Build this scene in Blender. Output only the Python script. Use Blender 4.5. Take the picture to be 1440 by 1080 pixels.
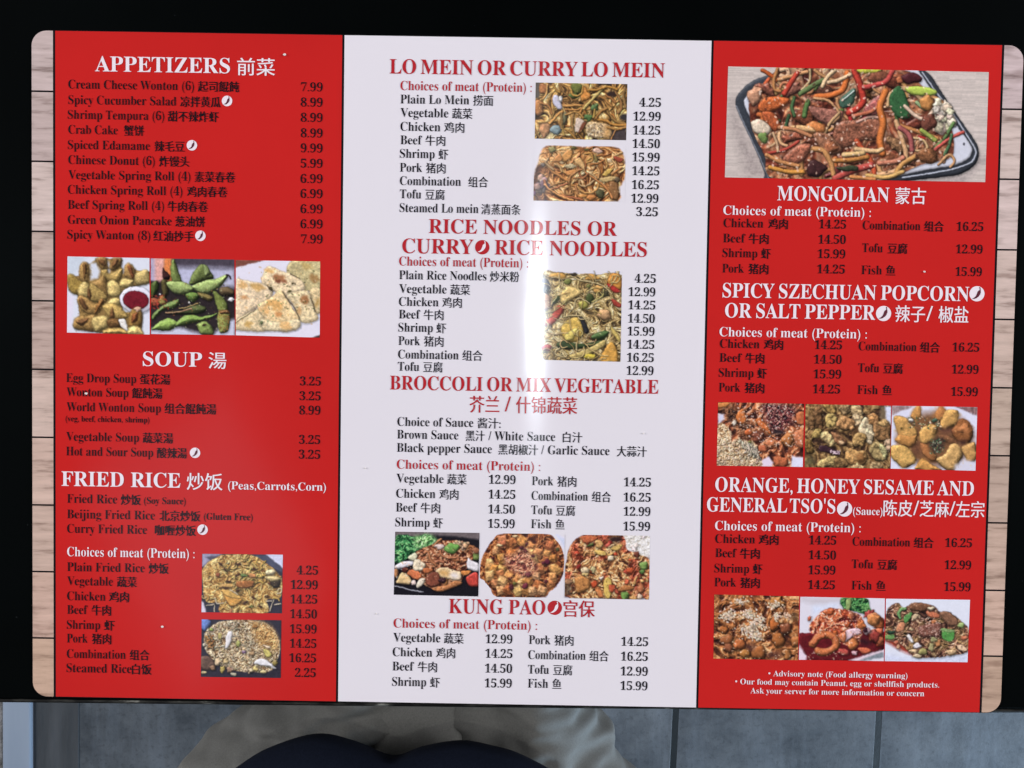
import bpy, bmesh, math, random
import numpy as np
from mathutils import Vector, Matrix, noise

for o in list(bpy.data.objects):
    bpy.data.objects.remove(o)
scene = bpy.context.scene
coll = scene.collection

# ---------------------------------------------------------------------------
# camera: a phone held 34 cm above a laminated menu, looking nearly straight down
# ---------------------------------------------------------------------------
cam = bpy.data.cameras.new('camera')
cam.sensor_width = 36.0
cam.lens = 36.0 * 1100 / 1440
cam.clip_start = 0.02
cam.clip_end = 60
cam_ob = bpy.data.objects.new('camera', cam)
coll.objects.link(cam_ob)
cam_ob.matrix_world = Matrix(((0.99987, -0.01621, 0.00225, -0.003309),
                              (0.01613, 0.99944, 0.02937, 0.006216),
                              (-0.00272, -0.02933, 0.99957, 1.093892),
                              (0, 0, 0, 1)))
scene.camera = cam_ob

# ---------------------------------------------------------------------------
# light: soft windows either side, one small ceiling bulb mirrored in the laminate
# ---------------------------------------------------------------------------
world = bpy.data.worlds.new('World')
scene.world = world
world.use_nodes = True
bg = world.node_tree.nodes['Background']
bg.inputs[0].default_value = (0.62, 0.74, 1.0, 1)
bg.inputs[1].default_value = 0.07

def area(name, loc, target, sx, sy, watts, col):
    l = bpy.data.lights.new(name, 'AREA')
    l.shape = 'RECTANGLE'; l.size = sx; l.size_y = sy
    l.energy = watts; l.color = col
    o = bpy.data.objects.new(name, l); coll.objects.link(o)
    o.location = loc
    d = Vector(target) - Vector(loc)
    o.rotation_euler = d.to_track_quat('-Z', 'Y').to_euler()
    return o
area('window_light_west', (-2.7, 0.55, 2.15), (0, -0.02, .75), 1.5, 1.3, 90, (1.0, .97, .99))
area('window_light_east', (2.7, 0.55, 2.15), (0, -0.02, .75), 1.5, 1.3, 90, (1.0, .97, .99))
area('low_fill_light', (1.9, -1.35, .66), (-.05, -.35, .40), 1.6, .40, 62, (.55, .76, 1.0))  # added low blue fill for floor and lap, no door is known there
area('sheen_light', (-1.05, -.62, 3.1), (-.12, -.06, .75), .8, .55, .9, (.9, .95, 1.0))  # added lamp, aimed to mirror as a soft sheen on the left panel
bulb = bpy.data.lights.new('ceiling_bulb', 'POINT')
bulb.energy = 11.5; bulb.shadow_soft_size = .011; bulb.color = (1, .98, .95)
bulb_ob = bpy.data.objects.new('ceiling_bulb', bulb); coll.objects.link(bulb_ob)
bulb_ob.location = (0.054, 0.123, 2.447)

scene.view_settings.view_transform = 'Standard'
scene.view_settings.look = 'None'
scene.view_settings.exposure = 0
scene.view_settings.gamma = 1
scene.view_settings.use_curve_mapping = False
scene.render.engine = 'CYCLES'
scene.cycles.max_bounces = 6
scene.cycles.use_denoising = True
scene.cycles.denoiser = 'OPENIMAGEDENOISE'
scene.cycles.denoising_input_passes = 'RGB_ALBEDO_NORMAL'
scene.render.film_transparent = False

# ---------------------------------------------------------------------------
# helpers
# ---------------------------------------------------------------------------
def lin(rgb):
    c = np.asarray(rgb, float) / 255.
    return np.where(c <= .04045, c / 12.92, ((c + .055) / 1.055) ** 2.4)

def mesh_obj(name, verts, faces, mats=(), parent=None, smooth=False, mat_index=None):
    me = bpy.data.meshes.new(name)
    me.from_pydata([tuple(v) for v in verts], [], [tuple(f) for f in faces])
    me.update()
    for m in mats: me.materials.append(m)
    if mat_index is not None: me.polygons.foreach_set('material_index', list(mat_index))
    if smooth: me.polygons.foreach_set('use_smooth', [True] * len(me.polygons))
    o = bpy.data.objects.new(name, me)
    coll.objects.link(o)
    if parent: o.parent = parent
    return o

def empty(name, loc=(0, 0, 0), label=None, cat=None):
    o = bpy.data.objects.new(name, None); coll.objects.link(o)
    o.location = loc; o.empty_display_size = .05
    if label: o['label'] = label
    if cat: o['category'] = cat
    return o

def tag(o, label, cat, group=None):
    o['label'] = label; o['category'] = cat
    if group: o['group'] = group
    return o

def local(child, parent):
    """child keeps its world place under a parent that was moved"""
    child.parent = parent
    child.matrix_parent_inverse = Matrix.Translation(-Vector(parent.location))
    return child

def new_mat(name):
    m = bpy.data.materials.new(name); m.use_nodes = True
    n = m.node_tree.nodes; n.clear()
    out = n.new('ShaderNodeOutputMaterial')
    return m, n, m.node_tree.links, out

def noise_tex(n, l, scale, detail=4, rough=.55, mapping=None, coord='Object', rot=(0, 0, 0)):
    tc = n.new('ShaderNodeTexCoord'); t = n.new('ShaderNodeTexNoise')
    t.inputs['Scale'].default_value = scale; t.inputs['Detail'].default_value = detail; t.inputs['Roughness'].default_value = rough
    mp = n.new('ShaderNodeMapping')
    if mapping: mp.inputs['Scale'].default_value = mapping
    mp.inputs['Rotation'].default_value = rot
    l.new(tc.outputs[coord], mp.inputs['Vector']); l.new(mp.outputs[0], t.inputs['Vector'])
    return t

def ramp(n, l, fac, stops):
    r = n.new('ShaderNodeValToRGB')
    e = r.color_ramp.elements
    while len(e) < len(stops): e.new(.5)
    for s, (p, c) in zip(e, stops): s.position = p; s.color = (*c, 1)
    l.new(fac, r.inputs[0])
    return r

# ---- laminate: any print under a clear film with fine crosswise micro-scratches
def laminate_group():
    g = bpy.data.node_groups.new('laminate', 'ShaderNodeTree')
    g.interface.new_socket('Color', in_out='INPUT', socket_type='NodeSocketColor')
    g.interface.new_socket('Shader', in_out='OUTPUT', socket_type='NodeSocketShader')
    n, l = g.nodes, g.links
    gi = n.new('NodeGroupInput'); go = n.new('NodeGroupOutput')
    d = n.new('ShaderNodeBsdfDiffuse')
    l.new(gi.outputs[0], d.inputs['Color'])
    nz = noise_tex(n, l, 60, 3)
    bp = n.new('ShaderNodeBump'); bp.inputs['Strength'].default_value = .006; bp.inputs['Distance'].default_value = .002
    l.new(nz.outputs[0], bp.inputs['Height'])
    tan = n.new('ShaderNodeCombineXYZ'); tan.inputs[0].default_value = 1
    sharp = n.new('ShaderNodeBsdfAnisotropic'); sharp.inputs['Roughness'].default_value = .06
    streak = n.new('ShaderNodeBsdfAnisotropic'); streak.inputs['Roughness'].default_value = .12; streak.inputs['Anisotropy'].default_value = .67
    streak.inputs['Color'].default_value = (.8, .9, 1, 1)
    for s in (sharp, streak):
        l.new(tan.outputs[0], s.inputs['Tangent']); l.new(bp.outputs[0], s.inputs['Normal'])
    m = n.new('ShaderNodeMixShader'); m.inputs[0].default_value = .9
    l.new(sharp.outputs[0], m.inputs[1]); l.new(streak.outputs[0], m.inputs[2])
    fr = n.new('ShaderNodeFresnel'); fr.inputs['IOR'].default_value = 1.5
    mx = n.new('ShaderNodeMixShader')
    l.new(fr.outputs[0], mx.inputs[0]); l.new(d.outputs[0], mx.inputs[1]); l.new(m.outputs[0], mx.inputs[2])
    l.new(mx.outputs[0], go.inputs[0])
    return g
LAM = laminate_group()

def film_mat(name, color=None, attr=None, mottling=0):
    m, n, l, out = new_mat(name)
    g = n.new('ShaderNodeGroup'); g.node_tree = LAM
    l.new(g.outputs[0], out.inputs[0])
    if attr:
        a = n.new('ShaderNodeAttribute'); a.attribute_name = attr
        l.new(a.outputs['Color'], g.inputs[0])
    else:
        c = np.array(color)
        t = noise_tex(n, l, 9, 5)
        r = ramp(n, l, t.outputs[0], [(.3, c * (1 - mottling)), (.7, np.minimum(c * (1 + mottling), 1))])
        l.new(r.outputs[0], g.inputs[0])
    return m

# ---------------------------------------------------------------------------
# printed food photographs: a small numpy painter (flat prints on the menu)
# ---------------------------------------------------------------------------
def value_noise(h, w, cell, rng):
    gh, gw = int(h / cell) + 3, int(w / cell) + 3
    g = rng.random((gh, gw))
    y = np.arange(h) / cell; x = np.arange(w) / cell
    yi = y.astype(int); xi = x.astype(int)
    fy = y - yi; fx = x - xi
    fy = (fy * fy * (3 - 2 * fy))[:, None]; fx = (fx * fx * (3 - 2 * fx))[None, :]
    a = g[yi][:, xi]; b = g[yi][:, xi + 1]; c = g[yi + 1][:, xi]; d = g[yi + 1][:, xi + 1]
    return (a * (1 - fx) + b * fx) * (1 - fy) + (c * (1 - fx) + d * fx) * fy

def smooth_line(pts, n=8, closed=False):
    p = np.asarray(pts, float)
    if closed:
        q = np.vstack([p[-1:], p, p[:2]])
    else:
        q = np.vstack([2 * p[:1] - p[1:2], p, 2 * p[-1:] - p[-2:-1]])
    t = np.linspace(0, 1, n, endpoint=False)[:, None]
    out = []
    for i in range(1, len(q) - 2):
        a, b, c, d = q[i - 1], q[i], q[i + 1], q[i + 2]
        out.append(.5 * (2 * b + (c - a) * t + (2 * a - 5 * b + 4 * c - d) * t ** 2 + (3 * b - a - 3 * c + d) * t ** 3))
    out = np.vstack(out)
    return out if closed else np.vstack([out, p[-1:]])

class Print:
    """a picture painted in the units of `frame`; res = dots across"""
    def __init__(self, frame, res, seed, back):
        self.x0, self.y0, x1, y1 = frame
        self.k = res / (x1 - self.x0)
        self.w = int(res); self.h = int(round((y1 - self.y0) * self.k))
        self.rng = np.random.default_rng(seed)
        self.back = back; self.wob = 1.
        self.im = np.ones((self.h, self.w, 3)) * (np.array(back) / 255.)
        self.noise = value_noise(self.h, self.w, 2.2, self.rng) * .5 + value_noise(self.h, self.w, 5, self.rng) * .5
    def finish(self):
        """the slightly soft, uneven look of a cheap print: edges wander, tones are mottled"""
        im = np.clip(self.im, 0, 1)
        h, w = self.h, self.w
        yy, xx = np.mgrid[0:h, 0:w].astype(float)
        for cell, amp in ((16, 1.8), (6, 1.6), (3, 1.0)):
            dx = (value_noise(h, w, cell, self.rng) - .5) * amp * self.wob; dy = (value_noise(h, w, cell, self.rng) - .5) * amp * self.wob
            xx += dx; yy += dy
        x0 = np.clip(np.floor(xx).astype(int), 0, w - 2); y0 = np.clip(np.floor(yy).astype(int), 0, h - 2)
        fx = np.clip(xx - x0, 0, 1)[..., None]; fy = np.clip(yy - y0, 0, 1)[..., None]
        im = (im[y0, x0] * (1 - fx) + im[y0, x0 + 1] * fx) * (1 - fy) + (im[y0 + 1, x0] * (1 - fx) + im[y0 + 1, x0 + 1] * fx) * fy
        im = im ** .92
        g = im.mean(2, keepdims=True)
        im = g + (im - g) * .9
        lum = (value_noise(h, w, 7, self.rng) - .5) * .10 + (value_noise(h, w, 3, self.rng) - .5) * .16 + (self.rng.random((h, w)) - .5) * .08
        keep = np.clip((g[..., 0] - .62) / .1, 0, 1) * np.clip(1.6 - (im.max(2) - im.min(2)) / .1, 0, 1)   # plates and paper stay clean
        im = im * (1 + lum * (1 - keep * .9))[..., None]
        q = np.pad(im, ((1, 1), (1, 1), (0, 0)), 'edge')
        b = (q[:-2, 1:-1] + q[2:, 1:-1] + q[1:-1, :-2] + q[1:-1, 2:]) / 4
        return np.clip(im * .7 + b * .3, 0, 1)
    def fbm(self, cell, octaves=4, gain=.55, warp=0):
        h, w = self.h, self.w
        c = max(cell * self.k, 1.6)
        n = np.zeros((h, w)); a = 1; tot = 0
        for _ in range(octaves):
            n += a * value_noise(h, w, max(c, 1.3), self.rng); tot += a; a *= gain; c *= .52
        n /= tot
        if warp:
            wx = (value_noise(h, w, max(cell * self.k * 1.6, 2), self.rng) - .5) * warp * self.k * 2
            wy = (value_noise(h, w, max(cell * self.k * 1.6, 2), self.rng) - .5) * warp * self.k * 2
            yy, xx = np.mgrid[0:h, 0:w]
            n = n[np.clip((yy + wy).astype(int), 0, h - 1), np.clip((xx + wx).astype(int), 0, w - 1)]
        return n
    def tone(self, n, stops, mask):
        """rank the field inside the mask, colour it with a ramp"""
        v = n[mask]
        if v.size == 0: return np.zeros(n.shape + (3,))
        order = np.sort(v); r = np.searchsorted(order, n) / max(len(order), 1)
        t = [s[0] for s in stops]; c = np.array([s[1] for s in stops], float) / 255.
        return np.stack([np.interp(r, t, c[:, i]) for i in range(3)], -1)
    def cover(self, pts, soft, smooth=True):
        p = self.T(smooth_line(pts, 6, True) if smooth else pts)
        d, ins = self.seg_dist(p, (0, 0, self.w, self.h), True)
        return np.clip(np.where(ins, d, -d) / soft + .5, 0, 1), ins
    def relief(self, n, amt):
        gy, gx = np.gradient(n)
        s = (gx * .5 + gy * .8)
        sd = s.std() + 1e-9
        return np.clip(1 + amt * s / sd * .5, .25, 1.9)
    def mess(self, pts, stops, cell=60, warp=40, relief=.35, gloss=.12, soft=1.6, smooth=True, tint=None, tcell=120):
        """a heap of torn, glossy bits: warped noise with relief and wet glints"""
        a, ins = self.cover(pts, soft, smooth)
        n = self.fbm(cell, 4, .6, warp)
        n = 1 - np.abs(n - n.mean()) * 2 + .35 * self.fbm(cell * .5, 3, .6, warp)
        c = self.tone(n, stops, ins)
        if tint:
            t = self.fbm(tcell, 2, .5, warp)
            lo, hi = np.quantile(t[ins], .55), np.quantile(t[ins], .9)
            k = np.clip((t - lo) / (hi - lo + 1e-9), 0, 1)[..., None] * .75
            c = c * (1 - k) + (np.array(tint) / 255.) * (.45 + .75 * c.mean(2, keepdims=True)) * k
        r = self.relief(n + .5 * self.fbm(cell * .6, 3), relief)
        c = c * r[..., None]
        g = np.clip((r - np.quantile(r[ins], .93)) / .4, 0, 1)[..., None] * gloss * 3
        c = c + (np.array([1, .95, .88]) - c) * np.clip(g, 0, .8)
        self.im = self.im * (1 - a[..., None]) + np.clip(c, 0, 1) * a[..., None]
    def strands(self, pts, stops, width=18, length=150, ang=0., swirl=2.2, scell=260, relief=.4, soft=1.6, smooth=True, alpha=1., mixn=.0):
        """noodles: noise smeared along a winding flow field"""
        a, ins = self.cover(pts, soft, smooth)
        h, w = self.h, self.w
        th = ang + (self.fbm(scell, 2, .4) - .5) * 2 * swirl * math.pi
        vx, vy = np.cos(th), np.sin(th)
        src = value_noise(h, w, max(width * self.k * .62, 1.25), self.rng)
        yy, xx = np.mgrid[0:h, 0:w].astype(float)
        acc = src.copy(); cnt = 1
        L = int(length * self.k / 2)
        for sgn in (1, -1):
            x, y = xx.copy(), yy.copy()
            for _ in range(L):
                ix = np.clip(x.astype(int), 0, w - 1); iy = np.clip(y.astype(int), 0, h - 1)
                x += sgn * vx[iy, ix]; y += sgn * vy[iy, ix]
                ix = np.clip(x.astype(int), 0, w - 1); iy = np.clip(y.astype(int), 0, h - 1)
                acc += src[iy, ix]; cnt += 1
        n = acc / cnt
        if mixn: n = n + mixn * n.std() * 2 * (self.fbm(90, 3) - .5) * 3
        c = self.tone(n, stops, ins) * self.relief(n, relief)[..., None]
        a = a * alpha
        self.im = self.im * (1 - a[..., None]) + np.clip(c, 0, 1) * a[..., None]
    def T(self, pts):
        return (np.asarray(pts, float) - [self.x0, self.y0]) * self.k
    def window(self, p, pad):
        a = np.floor(p.min(0) - pad).astype(int); b = np.ceil(p.max(0) + pad).astype(int) + 1
        xa, ya = max(a[0], 0), max(a[1], 0); xb, yb = min(b[0], self.w), min(b[1], self.h)
        if xb <= xa or yb <= ya: return None
        return xa, ya, xb, yb
    def seg_dist(self, p, win, closed):
        xa, ya, xb, yb = win
        gx, gy = np.meshgrid(np.arange(xa, xb) + .5, np.arange(ya, yb) + .5)
        q = np.vstack([p, p[:1]]) if closed else p
        d2 = np.full(gx.shape, 1e9); inside = np.zeros(gx.shape, bool)
        for (ax, ay), (bx, by) in zip(q[:-1], q[1:]):
            ex, ey = bx - ax, by - ay
            l2 = ex * ex + ey * ey + 1e-9
            t = np.clip(((gx - ax) * ex + (gy - ay) * ey) / l2, 0, 1)
            d2 = np.minimum(d2, (gx - ax - t * ex) ** 2 + (gy - ay - t * ey) ** 2)
            if closed and ay != by:
                inside ^= ((ay > gy) != (by > gy)) & (gx < (bx - ax) * (gy - ay) / (by - ay) + ax)
        return np.sqrt(d2), inside
    def lay(self, win, alpha, h, col, rough, gloss, ao, shade):
        xa, ya, xb, yb = win
        sub = self.im[ya:yb, xa:xb]
        nz = self.noise[ya:yb, xa:xb] - .5
        hh = h + nz * rough * 1.5
        gy, gx = np.gradient(hh) if min(hh.shape) > 1 else (0 * hh, 0 * hh)
        inv = 1 / np.sqrt(1 + gx * gx + gy * gy)
        lam = (.42 * gx + .62 * gy + .66) * inv     # lit from upper left (height grows away from the edge)
        lam = np.clip(lam, 0, 1.3)
        sh = (1 - shade) + shade * lam * 1.42
        c = np.array(col) / 255.
        out = c * sh[..., None]
        out *= (1 + nz * rough * 1.1)[..., None]
        if gloss:
            sp = np.clip((lam - .86) / .2, 0, 1) ** 2 * gloss
            out = out + (np.array([1, .96, .9]) - out) * sp[..., None]
        if ao is not None:
            out = out * ao[..., None]
        self.im[ya:yb, xa:xb] = sub * (1 - alpha[..., None]) + np.clip(out, 0, 1) * alpha[..., None]
    def drop(self, p, r, k, closed=True, w=0):
        win = self.window(p, r + w + 2)
        if win is None: return
        d, ins = self.seg_dist(p, win, closed)
        if closed: d = np.where(ins, 0, d)
        else: d = np.maximum(d - w, 0)
        a = np.clip(1 - d / r, 0, 1) * k
        xa, ya, xb, yb = win
        self.im[ya:yb, xa:xb] *= (1 - a)[..., None] * np.array([1, .97, .95]) + (1 - np.array([1, .97, .95]))
    def shape(self, pts, col, bevel=60, rough=.3, gloss=.25, shade=.6, edge=.12, smooth=True, soft=1.4, drop=.26, jit=0):
        p = self.T(smooth_line(pts, 5, True) if smooth else pts)
        if jit: p = p + self.rng.normal(0, jit * self.k, p.shape)
        if drop: self.drop(p + [.8, 1.4], 3.2, drop)
        win = self.window(p, 2)
        if win is None: return
        d, ins = self.seg_dist(p, win, True)
        s = np.where(ins, d, -d)
        alpha = np.clip(s / soft + .5, 0, 1)
        b = max(bevel * self.k, 1)
        t = np.clip(s / b, 0, 1)
        h = np.sqrt(np.clip(1 - (1 - t) ** 2, 0, 1)) * b * .8
        ao = 1 - edge * np.clip(1 - s / 2.2, 0, 1)
        self.lay(win, alpha, h, col, rough, gloss, ao, shade)
    def flat(self, pts, col, smooth=False, soft=1., alpha=1.):
        p = self.T(smooth_line(pts, 6, True) if smooth else pts)
        win = self.window(p, soft + 1)
        if win is None: return
        d, ins = self.seg_dist(p, win, True)
        a = np.clip(np.where(ins, d, -d) / soft + .5, 0, 1)[..., None] * alpha
        xa, ya, xb, yb = win
        self.im[ya:yb, xa:xb] = self.im[ya:yb, xa:xb] * (1 - a) + np.array(col) / 255. * a
    def ellipse(self, cx, cy, rx, ry, ang=0, n=18, wob=0):
        t = np.linspace(0, 2 * math.pi, n, endpoint=False)
        r = 1 + (self.rng.normal(0, wob, n) if wob else 0)
        x = np.cos(t) * rx * r; y = np.sin(t) * ry * r
        c, s = math.cos(ang), math.sin(ang)
        return np.c_[cx + x * c - y * s, cy + x * s + y * c]
    def blob(self, cx, cy, rx, ry, col, ang=0, wob=.12, n=11, **kw):
        kw.setdefault('bevel', min(rx, ry) * .8)
        self.shape(self.ellipse(cx, cy, rx, ry, ang, n, wob), col, **kw)
    def strand(self, pts, width, col, rough=.15, gloss=.35, shade=.62, drop=.36, edge=.22, taper=0, smooth=True):
        p = self.T(smooth_line(pts, 7) if smooth else pts)
        w = width * self.k / 2
        if drop: self.drop(p + [.6, 1.2], 2.4, drop, False, w * .7)
        win = self.window(p, w + 2)
        if win is None: return
        d, _ = self.seg_dist(p, win, False)
        s = w - d
        alpha = np.clip(s / 1.1 + .5, 0, 1)
        h = np.sqrt(np.clip(w * w - d * d, 0, None)) * .9
        ao = 1 - edge * np.clip(1 - s / max(w * .6, 1), 0, 1)
        self.lay(win, alpha, h, col, rough, gloss, ao, shade)
    def curl(self, x, y, length, bend, ang):
        """a random bent line of four points"""
        r = self.rng
        n = 5; pts = [(x, y)]; a = ang; k = r.normal(0, bend)
        for i in range(n - 1):
            a += k + r.normal(0, bend * .35)
            pts.append((pts[-1][0] + math.cos(a) * length / n, pts[-1][1] + math.sin(a) * length / n))
        return pts
    def scatter(self, n, inside):
        x0, y0, x1, y1 = inside.min(0)[0], inside.min(0)[1], inside.max(0)[0], inside.max(0)[1]
        out = []
        while len(out) < n:
            x, y = self.rng.uniform(x0, x1), self.rng.uniform(y0, y1)
            c = False
            for (ax, ay), (bx, by) in zip(inside, np.roll(inside, -1, 0)):
                if (ay > y) != (by > y) and x < (bx - ax) * (y - ay) / (by - ay) + ax: c = not c
            if c: out.append((x, y))
        return out
    def pick(self, cols, var=14):
        c = np.array(cols[self.rng.integers(len(cols))], float)
        return np.clip(c * (1 + self.rng.normal(0, var / 255.)) + self.rng.normal(0, var * .35, 3), 0, 255)
    def noodles(self, n, inside, cols, width, length, bend=.5, ang=None, spread=3.2, **kw):
        for x, y in self.scatter(n, np.asarray(inside, float)):
            a = self.rng.uniform(0, 6.28) if ang is None else ang + self.rng.normal(0, spread)
            self.strand(self.curl(x, y, length * self.rng.uniform(.6, 1.3), bend, a), width * self.rng.uniform(.75, 1.25), self.pick(cols), **kw)
    def chunks(self, n, inside, cols, size, aspect=.65, **kw):
        for x, y in self.scatter(n, np.asarray(inside, float)):
            s = size * self.rng.uniform(.6, 1.35)
            self.blob(x, y, s, s * self.rng.uniform(aspect, 1), self.pick(cols), self.rng.uniform(0, 3.1), **kw)
    def specks(self, n, inside, cols, size, alpha=.9):
        for x, y in self.scatter(n, np.asarray(inside, float)):
            s = size * self.rng.uniform(.6, 1.4)
            self.flat(self.ellipse(x, y, s, s * .6, self.rng.uniform(0, 3.1), 7), self.pick(cols, 8), soft=.9, alpha=alpha)
    def grain(self, pts, amp, sx, sy, col=None):
        """streaky wood or cloth texture over a polygon"""
        n = value_noise(self.h, self.w, 1, self.rng)
        big = value_noise(max(int(self.h / sy), 2) + 2, max(int(self.w / sx), 2) + 2, 1, self.rng)
        yy = (np.arange(self.h) / sy).astype(int).clip(0, big.shape[0] - 1); xx = (np.arange(self.w) / sx).astype(int).clip(0, big.shape[1] - 1)
        g = (big[yy][:, xx] - .5) * .75 + (n - .5) * .25
        p = self.T(pts); win = self.window(p, 1)
        d, ins = self.seg_dist(p, win, True)
        xa, ya, xb, yb = win
        self.im[ya:yb, xa:xb] *= np.where(ins, 1 + amp * g[ya:yb, xa:xb], 1)[..., None]

def box(x0, y0, x1, y1):
    return np.array([(x0, y0), (x1, y0), (x1, y1), (x0, y1)], float)

def print_wontons(res):
    P = Print((38, 45, 1115, 1045), res, 1, (214, 218, 232))
    P.flat([(38, 45), (300, 45), (120, 300), (38, 330)], (196, 206, 220), soft=8)
    P.flat([(38, 560), (120, 560), (100, 1045), (38, 1045)], (222, 214, 232), soft=8)
    g, b, d = (178, 144, 76), (154, 116, 62), (112, 74, 42)
    P.shape([(45, 300), (200, 300), (230, 200), (420, 80), (740, 60), (760, 260), (900, 200), (1110, 230), (1110, 370), (880, 430), (740, 520), (760, 760), (1010, 760), (1010, 1040), (540, 1040), (140, 990), (200, 800), (180, 560), (60, 480)], (146, 112, 60), bevel=30, rough=.5, smooth=False)
    P.flat(P.ellipse(560, 190, 40, 90), (214, 216, 230), True, 6); P.flat([(340, 130), (420, 120), (460, 240), (440, 330), (340, 340)], (206, 212, 226), soft=6)
    y = (208, 178, 104)
    def petal(pts, c=g, **k): P.shape(pts, np.clip(np.array(c) * P.rng.uniform(.92, 1.16), 0, 255), bevel=90, rough=.5, shade=.6, gloss=.14, soft=3.6, edge=.1, **dict(dict(drop=.2), **k))
    petal([(42, 290), (110, 280), (200, 350), (300, 360), (330, 440), (260, 520), (120, 540), (50, 430)], (160, 128, 58))
    petal([(200, 170), (250, 118), (310, 130), (328, 230), (300, 370), (230, 370), (190, 270)], b)
    petal([(245, 160), (290, 140), (300, 250), (265, 330)], (104, 70, 36), drop=0)
    petal([(412, 60), (540, 50), (570, 150), (580, 210), (500, 210), (430, 140)], b)
    petal([(640, 50), (750, 60), (745, 150), (660, 220), (590, 200), (610, 110)], b)
    petal([(450, 80), (520, 90), (545, 170), (470, 140)], d, drop=0)
    petal([(650, 70), (710, 70), (690, 150), (620, 180)], d, drop=0)
    petal([(480, 220), (560, 215), (600, 260), (750, 180), (760, 260), (720, 360), (600, 380), (500, 310)], g)
    petal([(800, 140), (850, 112), (920, 190), (930, 300), (880, 350), (790, 290), (780, 210)], b)
    petal([(830, 150), (880, 170), (905, 290), (870, 300)], (140, 78, 44), drop=0)
    petal([(930, 250), (1060, 200), (1115, 250), (1112, 370), (1010, 400), (930, 380)], y)
    petal([(760, 320), (850, 330), (910, 350), (880, 430), (770, 440), (720, 400)], y)
    petal([(330, 400), (440, 340), (500, 280), (550, 330), (570, 460), (560, 560), (440, 480)], b)
    petal([(580, 370), (650, 340), (720, 400), (740, 500), (700, 560), (590, 550), (560, 460)], y)
    petal([(200, 440), (270, 370), (330, 420), (330, 560), (250, 600), (180, 540)], y)
    petal([(340, 400), (430, 430), (560, 550), (540, 620), (420, 640), (320, 590)], g)
    petal([(315, 450), (350, 520), (340, 600), (300, 560)], d, drop=0)
    petal([(170, 620), (210, 550), (290, 580), (380, 640), (440, 650), (470, 590), (540, 600), (520, 680), (440, 790), (330, 810), (220, 720)], b)
    petal([(200, 590), (250, 600), (310, 700), (290, 740), (210, 660)], d, drop=0)
    petal([(430, 660), (500, 590), (520, 640), (440, 760), (390, 780)], (128, 84, 40), drop=0)
    petal([(640, 570), (720, 580), (730, 660), (650, 690), (560, 640)], y)
    petal([(500, 680), (620, 640), (720, 690), (820, 790), (800, 850), (640, 860), (560, 800)], g)
    petal([(620, 700), (660, 800), (650, 850), (590, 820)], d, drop=0)
    petal([(120, 900), (180, 820), (300, 820), (400, 800), (420, 900), (400, 1010), (220, 1010), (130, 980)], b)
    petal([(370, 850), (520, 810), (580, 860), (560, 970), (430, 1030), (380, 960)], y)
    petal([(150, 890), (260, 850), (330, 860), (230, 950)], d, drop=0)
    petal([(560, 860), (720, 850), (740, 960), (600, 970)], (120, 82, 44))
    petal([(540, 990), (720, 970), (850, 1010), (840, 1050), (520, 1050)], g)
    # dip bowl
    P.shape(P.ellipse(940, 595, 218, 178, .1), (226, 224, 240), bevel=40, rough=.05, shade=.35, gloss=0, edge=.2)
    P.shape(P.ellipse(932, 600, 164, 128, .12), (116, 22, 34), bevel=30, rough=.12, shade=.3, gloss=0, edge=.35, drop=.2)
    petal([(880, 720), (950, 690), (1010, 750), (1020, 850), (980, 950), (860, 950), (840, 850)], (168, 124, 58))
    petal([(890, 790), (960, 760), (950, 860), (880, 900)], (132, 74, 38), drop=0)
    P.blob(955, 718, 52, 30, (230, 176, 140), gloss=.3)
    petal([(840, 960), (960, 940), (1030, 1050), (840, 1050)], y)
    P.shape([(715, 860), (790, 850), (830, 960), (810, 1000), (740, 940)], (236, 232, 226), bevel=30, rough=.2, shade=.4)
    P.specks(160, box(130, 150, 900, 1030), [(120, 84, 36), (206, 176, 96)], 9, .35)
    return P

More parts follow.
